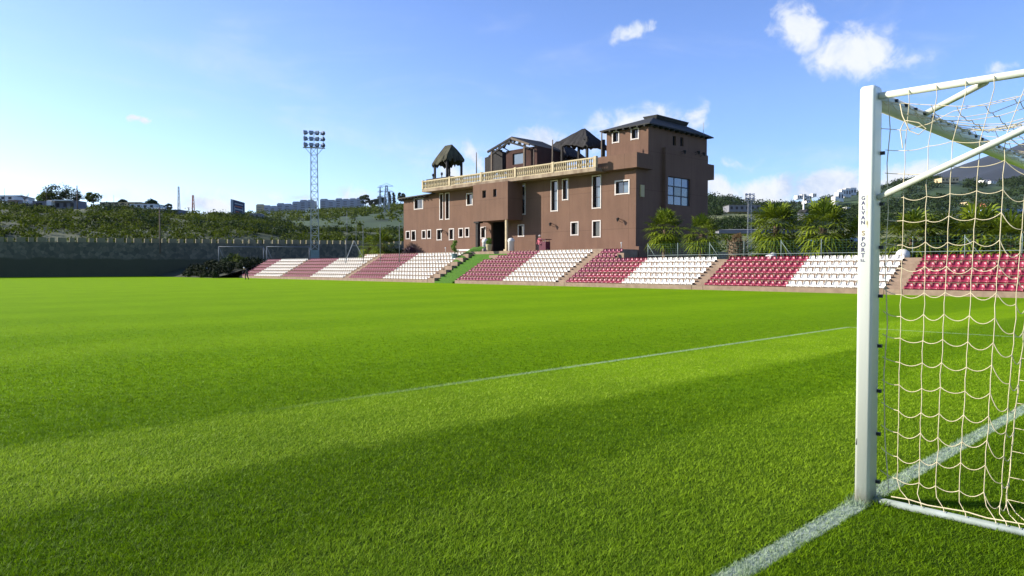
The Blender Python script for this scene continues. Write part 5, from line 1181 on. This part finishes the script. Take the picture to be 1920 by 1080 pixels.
# lamp pole with crossarm on the hillside
p = at(300, 447, 112); t = thing('lamp_pole', 'wooden lamp pole with crossarm of small lights above the far wall', 'street lamp', (p.x, p.y, 3.5)); hh = at(300, 389, 112).z-3.5
mb = MB(); mb.tube([(0, 0, 0), (0, 0, hh)], [.13, .09], 8); mb.build('pole', M_WOOD, t, True); mb = MB(); mb.box(-.7, .7, -.04, .04, hh-.35, hh-.27); mb.box(-.45, .45, -.04, .04, hh-1.0, hh-.94); mb.build('crossarm', M_WOOD, t)
for x in (-.65, -.3, .3, .65): mb = MB(); mb.lathe([(.02, .12), (.11, .05), (.09, -.05), (.03, -.1)][::-1], (x, -.06, hh-.16), 8); mb.build('lamp', M_WHITEW, t, True)
# bare small tree
p = at(47, 383, 192); mb = MB(); rg = random.Random(2); mb.tube([(0, 0, -1), (0, 0, 1.6)], [.08, .05], 6)
for i in range(26): a = rg.uniform(0, 6.3); z = rg.uniform(.8, 1.7); l = rg.uniform(.7, 1.6); mb.tube([(0, 0, z), (math.cos(a)*l*.5, math.sin(a)*l*.5, z+l*.5), (math.cos(a)*l*.7, math.sin(a)*l*.7, z+l*1.2)], [.03, .02, .008], 4)
o = mb.build('bare_tree', M_BARK, None, False, p); tag(o, 'leafless small tree in front of the long grey shed', 'tree')
# billboard
a = at(432.5, 373, 255); b = at(458, 380, 262); zb0 = at(432.5, 402, 255).z; zb1 = at(458, 406, 262).z; o0 = Vector((a.x, a.y, zb0)); t = thing('billboard', 'big dark blue billboard seen at an angle on the ridge', 'billboard', o0)
bk_ = Vector((.8, .7, 0)); mb = MB(); mb.hull8([Vector((a.x, a.y, zb0))-o0, Vector((b.x, b.y, zb1))-o0, Vector((b.x, b.y, zb1))-o0+bk_*.4, Vector((a.x, a.y, zb0))-o0+bk_*.4, a-o0, b-o0, b-o0+bk_*.4, a-o0+bk_*.4]); mb.build('panel', M_BILL, t)
ln_ = (Vector((b.x, b.y, 0))-Vector((a.x, a.y, 0)))
for i, (m_, u0, u1) in enumerate(((M_STEEL, .3, .92), (M_REDT, .3, .85), (M_STEEL, .3, .9), (M_REDT, .35, .7))):
    f0 = .18+i*.18; f = lambda u, v: Vector((a.x, a.y, 0))+ln_*u+Vector((0, 0, (zb0+(a.z-zb0)*(1-v))*(1-u)+(zb1+(b.z-zb1)*(1-v))*u))-o0-bk_*.08
    mb = MB(); mb.face([f(u0, f0+.07), f(u1, f0+.07), f(u1, f0), f(u0, f0)]); mb.build('printed_band', m_, t)
mb = MB(); f0 = lambda u, v: Vector((a.x, a.y, 0))+ln_*u+Vector((0, 0, (zb0+(a.z-zb0)*(1-v))*(1-u)+(zb1+(b.z-zb1)*(1-v))*u))-o0-bk_*.06
mb.face([f0(.0, 1), f0(.18, 1), f0(.18, 0), f0(0, 0)]); mb.build('pale_edge', M_STEEL, t)
for u in (.2, .8): mb = MB(); q = o0*0+ln_*u+bk_*.6; mb.tube([q+Vector((0, 0, -6)), q+Vector((0, 0, 3))], .2, 7); mb.build('leg', M_STEEL, t)
# sheds near the billboard
house('hill_shed', 'grey tank shed between billboard and white apartments', 468, 486, 400, 411, 300, 6, M_GREYW, M_WHITEW, .02, 2, cat='shed')
house('far_house', 'white low house left of the floodlight mast', 573, 590, 391, 398, 700, 8, M_WHITEW, M_WHITEW, .0, 3); house('far_house', 'low blue grey factory right of the floodlight mast', 601, 619, 396, 403, 700, 10, M_GREYW, M_WHITEW, .0, 3)
house('far_house', 'white house among trees below the apartments', 536, 552, 397, 404, 680, 8, M_WHITEW, M_WHITEW, .03, 3); house('far_house', 'small white house below the leftmost apartments', 494, 508, 398, 404, 660, 8, M_WHITEW, M_REDT, .06, 2)
# pylon
def pylon(px, y0, y1, z, w, label):
    p = at(px, y1, z); h = at(px, y0, z).z-p.z; t = thing('electricity_pylon', label, 'pylon', p, math.radians(-45), 'electricity pylons on the middle hill'); mb = MB(); lattice(mb, w, w*.22, h, 12, .14); mb.build('tower', M_STEEL, t)
    for f in (.98, .82, .66): mb = MB(); l = w*.95; mb.bar((-l, 0, h*f), (l, 0, h*f), .25); mb.bar((-l, 0, h*f), (0, 0, h*f+1.5), .15); mb.bar((l, 0, h*f), (0, 0, h*f+1.5), .15); mb.build('arm', M_STEEL, t)
pylon(725, 348, 412, 420, 4.2, 'large lattice electricity pylon left of the clubhouse'); pylon(713, 351, 402, 520, 2.0, 'narrow pylon just behind the large one')
# right hillside buildings
WB = 'white houses on the right hill'
rr2 = random.Random(4)
for i, (a, b, y0, y1, z, lab) in enumerate(((1566, 1573, 368, 392, 700, 'narrow lowest white block of the bright cluster'), (1572, 1582, 360, 376, 720, 'stepped white block, left in the bright cluster'), (1578, 1586, 355, 366, 730, 'upper left white block of the bright cluster'), (1586, 1596, 353, 368, 735, 'middle white block of the bright cluster'), (1595, 1606, 352, 364, 740, 'right white block of the bright cluster, by the goalpost'),
        (1495, 1503, 366, 372, 745, 'white house furthest left in the ridge group'), (1504, 1512, 364, 371, 745, 'second white house in the ridge group'), (1513, 1522, 367, 374, 745, 'lower white house in the ridge group'), (1524, 1531, 363, 368, 748, 'small white house at the right of the ridge group'), (1512, 1520, 376, 380, 560, 'white house just right of the spire'),
        (1588, 1595, 388, 393, 540, 'pinkish house in trees left of the goalpost'), (1845, 1856, 337, 341, 740, 'white villa high on the hill behind the net'), (1858, 1868, 339, 343, 735, 'lower white villa high on the hill behind the net'), (1698, 1708, 394, 398, 380, 'white roof left in the row behind the net'), (1722, 1738, 395, 399, 380, 'long white roof in the row behind the net'), (1744, 1756, 393, 399, 385, 'white roof right in the row behind the net'), (1762, 1775, 395, 399, 385, 'last white roof in the row behind the net'))):
    z = z if z < 500 else z*.78
    house('white_house', lab, a, b, y0, y1+(2 if i < 5 else 1), z, 7, M_WHITEW, M_WHITEW if i % 3 else M_REDT, .02 if i < 5 else .06, 2, group=WB)
house('yellow_mansion', 'ochre mansion on the hill under the mountain', 1766, 1798, 333, 342, 590, 11, M_OCHRE, M_OCHRE, .02, 5); house('orange_house', 'orange house behind the net, right', 1850, 1862, 380, 390, 420, 8, mat('orange wall', (0.45, 0.16, 0.09), .9), M_REDT, .1, 2)
house('ochre_house', 'ochre house with red roof behind the net', 1815, 1848, 378, 388, 430, 9, M_OCHRE, M_REDT, .05, 4); house('greenhouse', 'long pale blue greenhouse roof at the right edge', 1842, 1935, 391, 403, 350, 14, mat('pale blue sheeting', (0.35, 0.45, 0.62), .6), mat('pale blue sheeting2', (0.5, 0.6, 0.72), .6), .01, 0, cat='greenhouse')
house('viaduct', 'long pale road viaduct behind the net', 1652, 1825, 386, 390, 480, 8, mat('weathered viaduct', (0.30, 0.27, 0.24), .9), M_CONC, .0, 9, cat='bridge')
house('hill_villa', 'long grey white villa among the trees right of the clubhouse', 1367, 1426, 384, 397, 282, 8, M_GREYW, M_WHITEW, .01, 6); house('retaining_wall', 'pale grey concrete wall across the terraced fields', 1348, 1500, 431, 437.5, 118, 2, M_GREYW, M_GREYW, .0, 0, cat='wall')
p = at(1506, 408, 190); t = thing('spire_hut', 'small glazed hut with tall white spire among the palms', 'hut', p); h1 = at(1506, 396, 190).z-p.z; h2 = at(1506, 362, 190).z-p.z
mb = MB(); mb.box(-1.1, 1.1, -1, 1, -1, h1*.7); mb.build('wall', M_GREYW, t); mb = MB(); mb.prism([Vector((-1.3, -1.1, h1*.7)), Vector((1.3, -1.1, h1*.7)), Vector((0, -1.1, h1*1.25))], (0, 2.2, 0)); mb.build('roof', M_ROOF, t); mb = MB(); mb.tube([(.2, 0, h1*.8), (.2, 0, h2*.75), (.2, 0, h2)], [.28, .2, .05], 8); mb.build('spire', M_WHITEW, t)
mb = MB(); 
for k in (-.6, 0, .6): mb.box(k-.2, k+.2, -1.05, -1.003, .1, h1*.6)
mb.build('window', M_GLASSB, t)
# ------------------------------------------------------------------ people
def person(name, label, base, rz, joints, edges, radii, clothes, head, scale=1.0, hairm=None, skinm=None):
    t = thing('person', label, 'person', base, rz)
    me = bpy.data.meshes.new('body'); me.from_pydata([Vector(j)*scale for j in joints], edges, []); o = link('body', me)
    md = o.modifiers.new('s', 'SKIN'); md.use_smooth_shade = True
    for i, r in enumerate(radii): me.skin_vertices[0].data[i].radius = (r*scale, r*scale)
    me.skin_vertices[0].data[0].use_root = True
    o.modifiers.new('ss', 'SUBSURF').levels = 1
    dg = bpy.context.evaluated_depsgraph_get(); m2 = bpy.data.meshes.new_from_object(o.evaluated_get(dg)); bpy.data.objects.remove(o)
    m2.name = 'body'; m2.materials.clear()
    for mm in clothes: m2.materials.append(mm)
    hz_ = joints[3][2]*scale-.03
    for pl in m2.polygons:
        z = pl.center.z; pl.material_index = 1 if z > hz_ else (0 if z > joints[0][2]*scale else min(2, len(clothes)-1))
        pl.use_smooth = True
    body = link('body', m2, t)
    mb = MB(); hc = Vector(head)*scale; mb.lathe([(.02, -.13), (.07, -.11), (.085, -.04), (.09, .03), (.075, .09), (.03, .125)], hc, 12); hd = MB()
    o = mb.build('head', M_SKIN, t, True)
    mb = MB(); mb.lathe([(.1, .03), (.1, .07), (.08, .115), (.03, .145)], hc, 12); mb.build('hair', hairm or M_HAIR, t, True)
    mb = MB(); mb.lathe([(.004, -.02), (.016, -.01), (.012, .01), (.003, .02)], hc+Vector((-.09, 0, -.01)), 6); mb.build('nose', M_SKIN, t, True)
    return t
ST = [(0, 0, .95), (0, 0, 1.15), (0, 0, 1.36), (0, 0, 1.50), (0, .11, .90), (0, .13, .50), (.02, .14, .08), (-.10, .15, .04), (0, -.11, .90), (0, -.13, .50), (.02, -.14, .08), (-.10, -.15, .04), (0, .2, 1.38), (-.02, .27, 1.12), (-.14, .24, .90), (0, -.2, 1.38), (-.02, -.27, 1.12), (-.14, -.24, .90), (-.2, .23, .83), (-.2, -.23, .83)]
SE = [(0, 1), (1, 2), (2, 3), (0, 4), (4, 5), (5, 6), (6, 7), (0, 8), (8, 9), (9, 10), (10, 11), (2, 12), (12, 13), (13, 14), (14, 18), (2, 15), (15, 16), (16, 17), (17, 19)]
SR_ = [.14, .13, .15, .06, .10, .07, .045, .04, .10, .07, .045, .04, .065, .045, .035, .065, .045, .035, .03, .03]
p = onp(463, 524.5, 2, 0)
BEND = [(0, 0, .80), (-.12, 0, 1.0), (-.30, 0, 1.15), (-.40, 0, 1.22), (0, .11, .76), (-.10, .16, .42), (.02, .18, .08), (-.10, .18, .04), (0, -.11, .76), (-.15, -.16, .42), (.06, -.2, .08), (-.06, -.2, .04), (-.30, .2, 1.14), (-.40, .24, .88), (-.45, .2, .66), (-.30, -.2, 1.14), (-.42, -.24, .9), (-.48, -.16, .7), (-.48, .18, .58), (-.5, -.12, .62)]
person('person', 'person in dark clothes bending forward at the grass edge by the far seats', (p.x, p.y, 0), math.radians(30), BEND, SE, SR_, (M_DKCLOTH, M_SKIN, M_DKCLOTH), (-.50, 0, 1.30), 1.0, M_GREYHAIR)
SIT = [(0, 0, .48), (0, 0, .72), (0, 0, .95), (0, 0, 1.08), (-.05, .10, .48), (-.45, .12, .50), (-.50, .13, .10), (-.62, .13, .05), (-.05, -.10, .48), (-.45, -.12, .50), (-.50, -.13, .10), (-.62, -.13, .05), (0, .2, .96), (-.06, .25, .72), (-.25, .2, .58), (0, -.2, .96), (-.06, -.25, .72), (-.25, -.2, .58), (-.33, .18, .55), (-.33, -.18, .55)]
p = onp(388, 519.6, 2, 0)
person('person', 'seated person in dark clothes and white cap in the shade of the far wall', (p.x, p.y, 0), math.radians(90), SIT, SE, SR_, (M_DKCLOTH, M_SKIN, M_WHCLOTH), (-.02, 0, 1.20), 1.0, M_WHCLOTH)
mb = MB(); mb.box(-.25, .25, -.3, .3, 0, .38); o = mb.build('kit_box', M_GREYW, None, False, (p.x, p.y, 0)); tag(o, 'low box under the seated person by the far wall', 'box')
for dx, lab in ((396, 'white kit bag lying left beside the seated person'), (401.5, 'small white kit bag lying right of the other bag')):
    q = onp(dx, 519.6, 2, 0); mb = MB(); mb.tube([(-.28, 0, .16), (-.2, 0, .17), (.2, 0, .17), (.28, 0, .16)], [.08, .16, .16, .08], 10); o = mb.build('kit_bag', M_WHITEW, None, True, (q.x, q.y, 0)); o.rotation_euler = (0, 0, -.6); tag(o, lab, 'bag')
p = onp(1012, 470, 0, 42.4)
person('person', 'person with white hair and pink top standing by the maroon stall', (p.x, p.y, GZ-.35), 0, ST, SE, SR_, (M_PINK, M_SKIN, M_DKCLOTH), (-.01, 0, 1.62), 1.0, M_GREYHAIR)
p = onp(1021, 468, 0, 42.6); t = thing('refreshment_stall', 'maroon covered stall with flat top above the white seats', 'stall', (p.x, p.y, GZ))
mb = MB(); mb.box(-.3, .3, -.42, .42, 0, .8); mb.build('counter', M_MAROON, t); mb = MB(); mb.box(-.4, .4, -.5, .5, .97, 1.03); mb.build('awning', M_MAROON, t)
for x in (-.4, .4):
    for y in (-.55, .55): mb = MB(); mb.tube([(x*.65, y*.65, .8), (x*.65, y*.65, .99)], .02, 6); mb.build('pole', M_STEEL, t)
for px_, y_, X_, lab in ((835.3, 465, 41.4, 'small white garden lamp above the white seats left of the turf stairs'), (1165, 455.5, 42.5, 'small white garden lamp above the seats near the clubhouse right corner')):
    p = onp(px_, y_, 0, X_); mb = MB(); mb.tube([(0, 0, 0), (0, 0, p.z-GZ)], .025, 6); mb.lathe([(.03, -.06), (.06, -.04), (.065, .03), (.03, .07)], (0, 0, p.z-GZ), 10); o = mb.build('garden_lamp', M_WHITEW, None, True, (p.x, p.y, GZ)); tag(o, lab, 'lamp')

# ------------------------------------------------------------------ haze: one closed box of even thin air
HAZE = 2.3e-5
hm = bpy.data.materials.new('haze air'); hm.use_nodes = True; hn = hm.node_tree.nodes; hn.clear()
pv = hn.new('ShaderNodeVolumePrincipled'); pv.inputs['Density'].default_value = HAZE; pv.inputs['Color'].default_value = (.80, .88, 1.0, 1); ho = hn.new('ShaderNodeOutputMaterial'); hm.node_tree.links.new(pv.outputs[0], ho.inputs['Volume'])
mb = MB(); mb.box(-2500, 5200, -4200, 5200, -1.06, 1300); hz_o = stuff(mb.build('haze', hm)); tag(hz_o, 'thin pale blue haze in the air over the whole valley', 'haze')
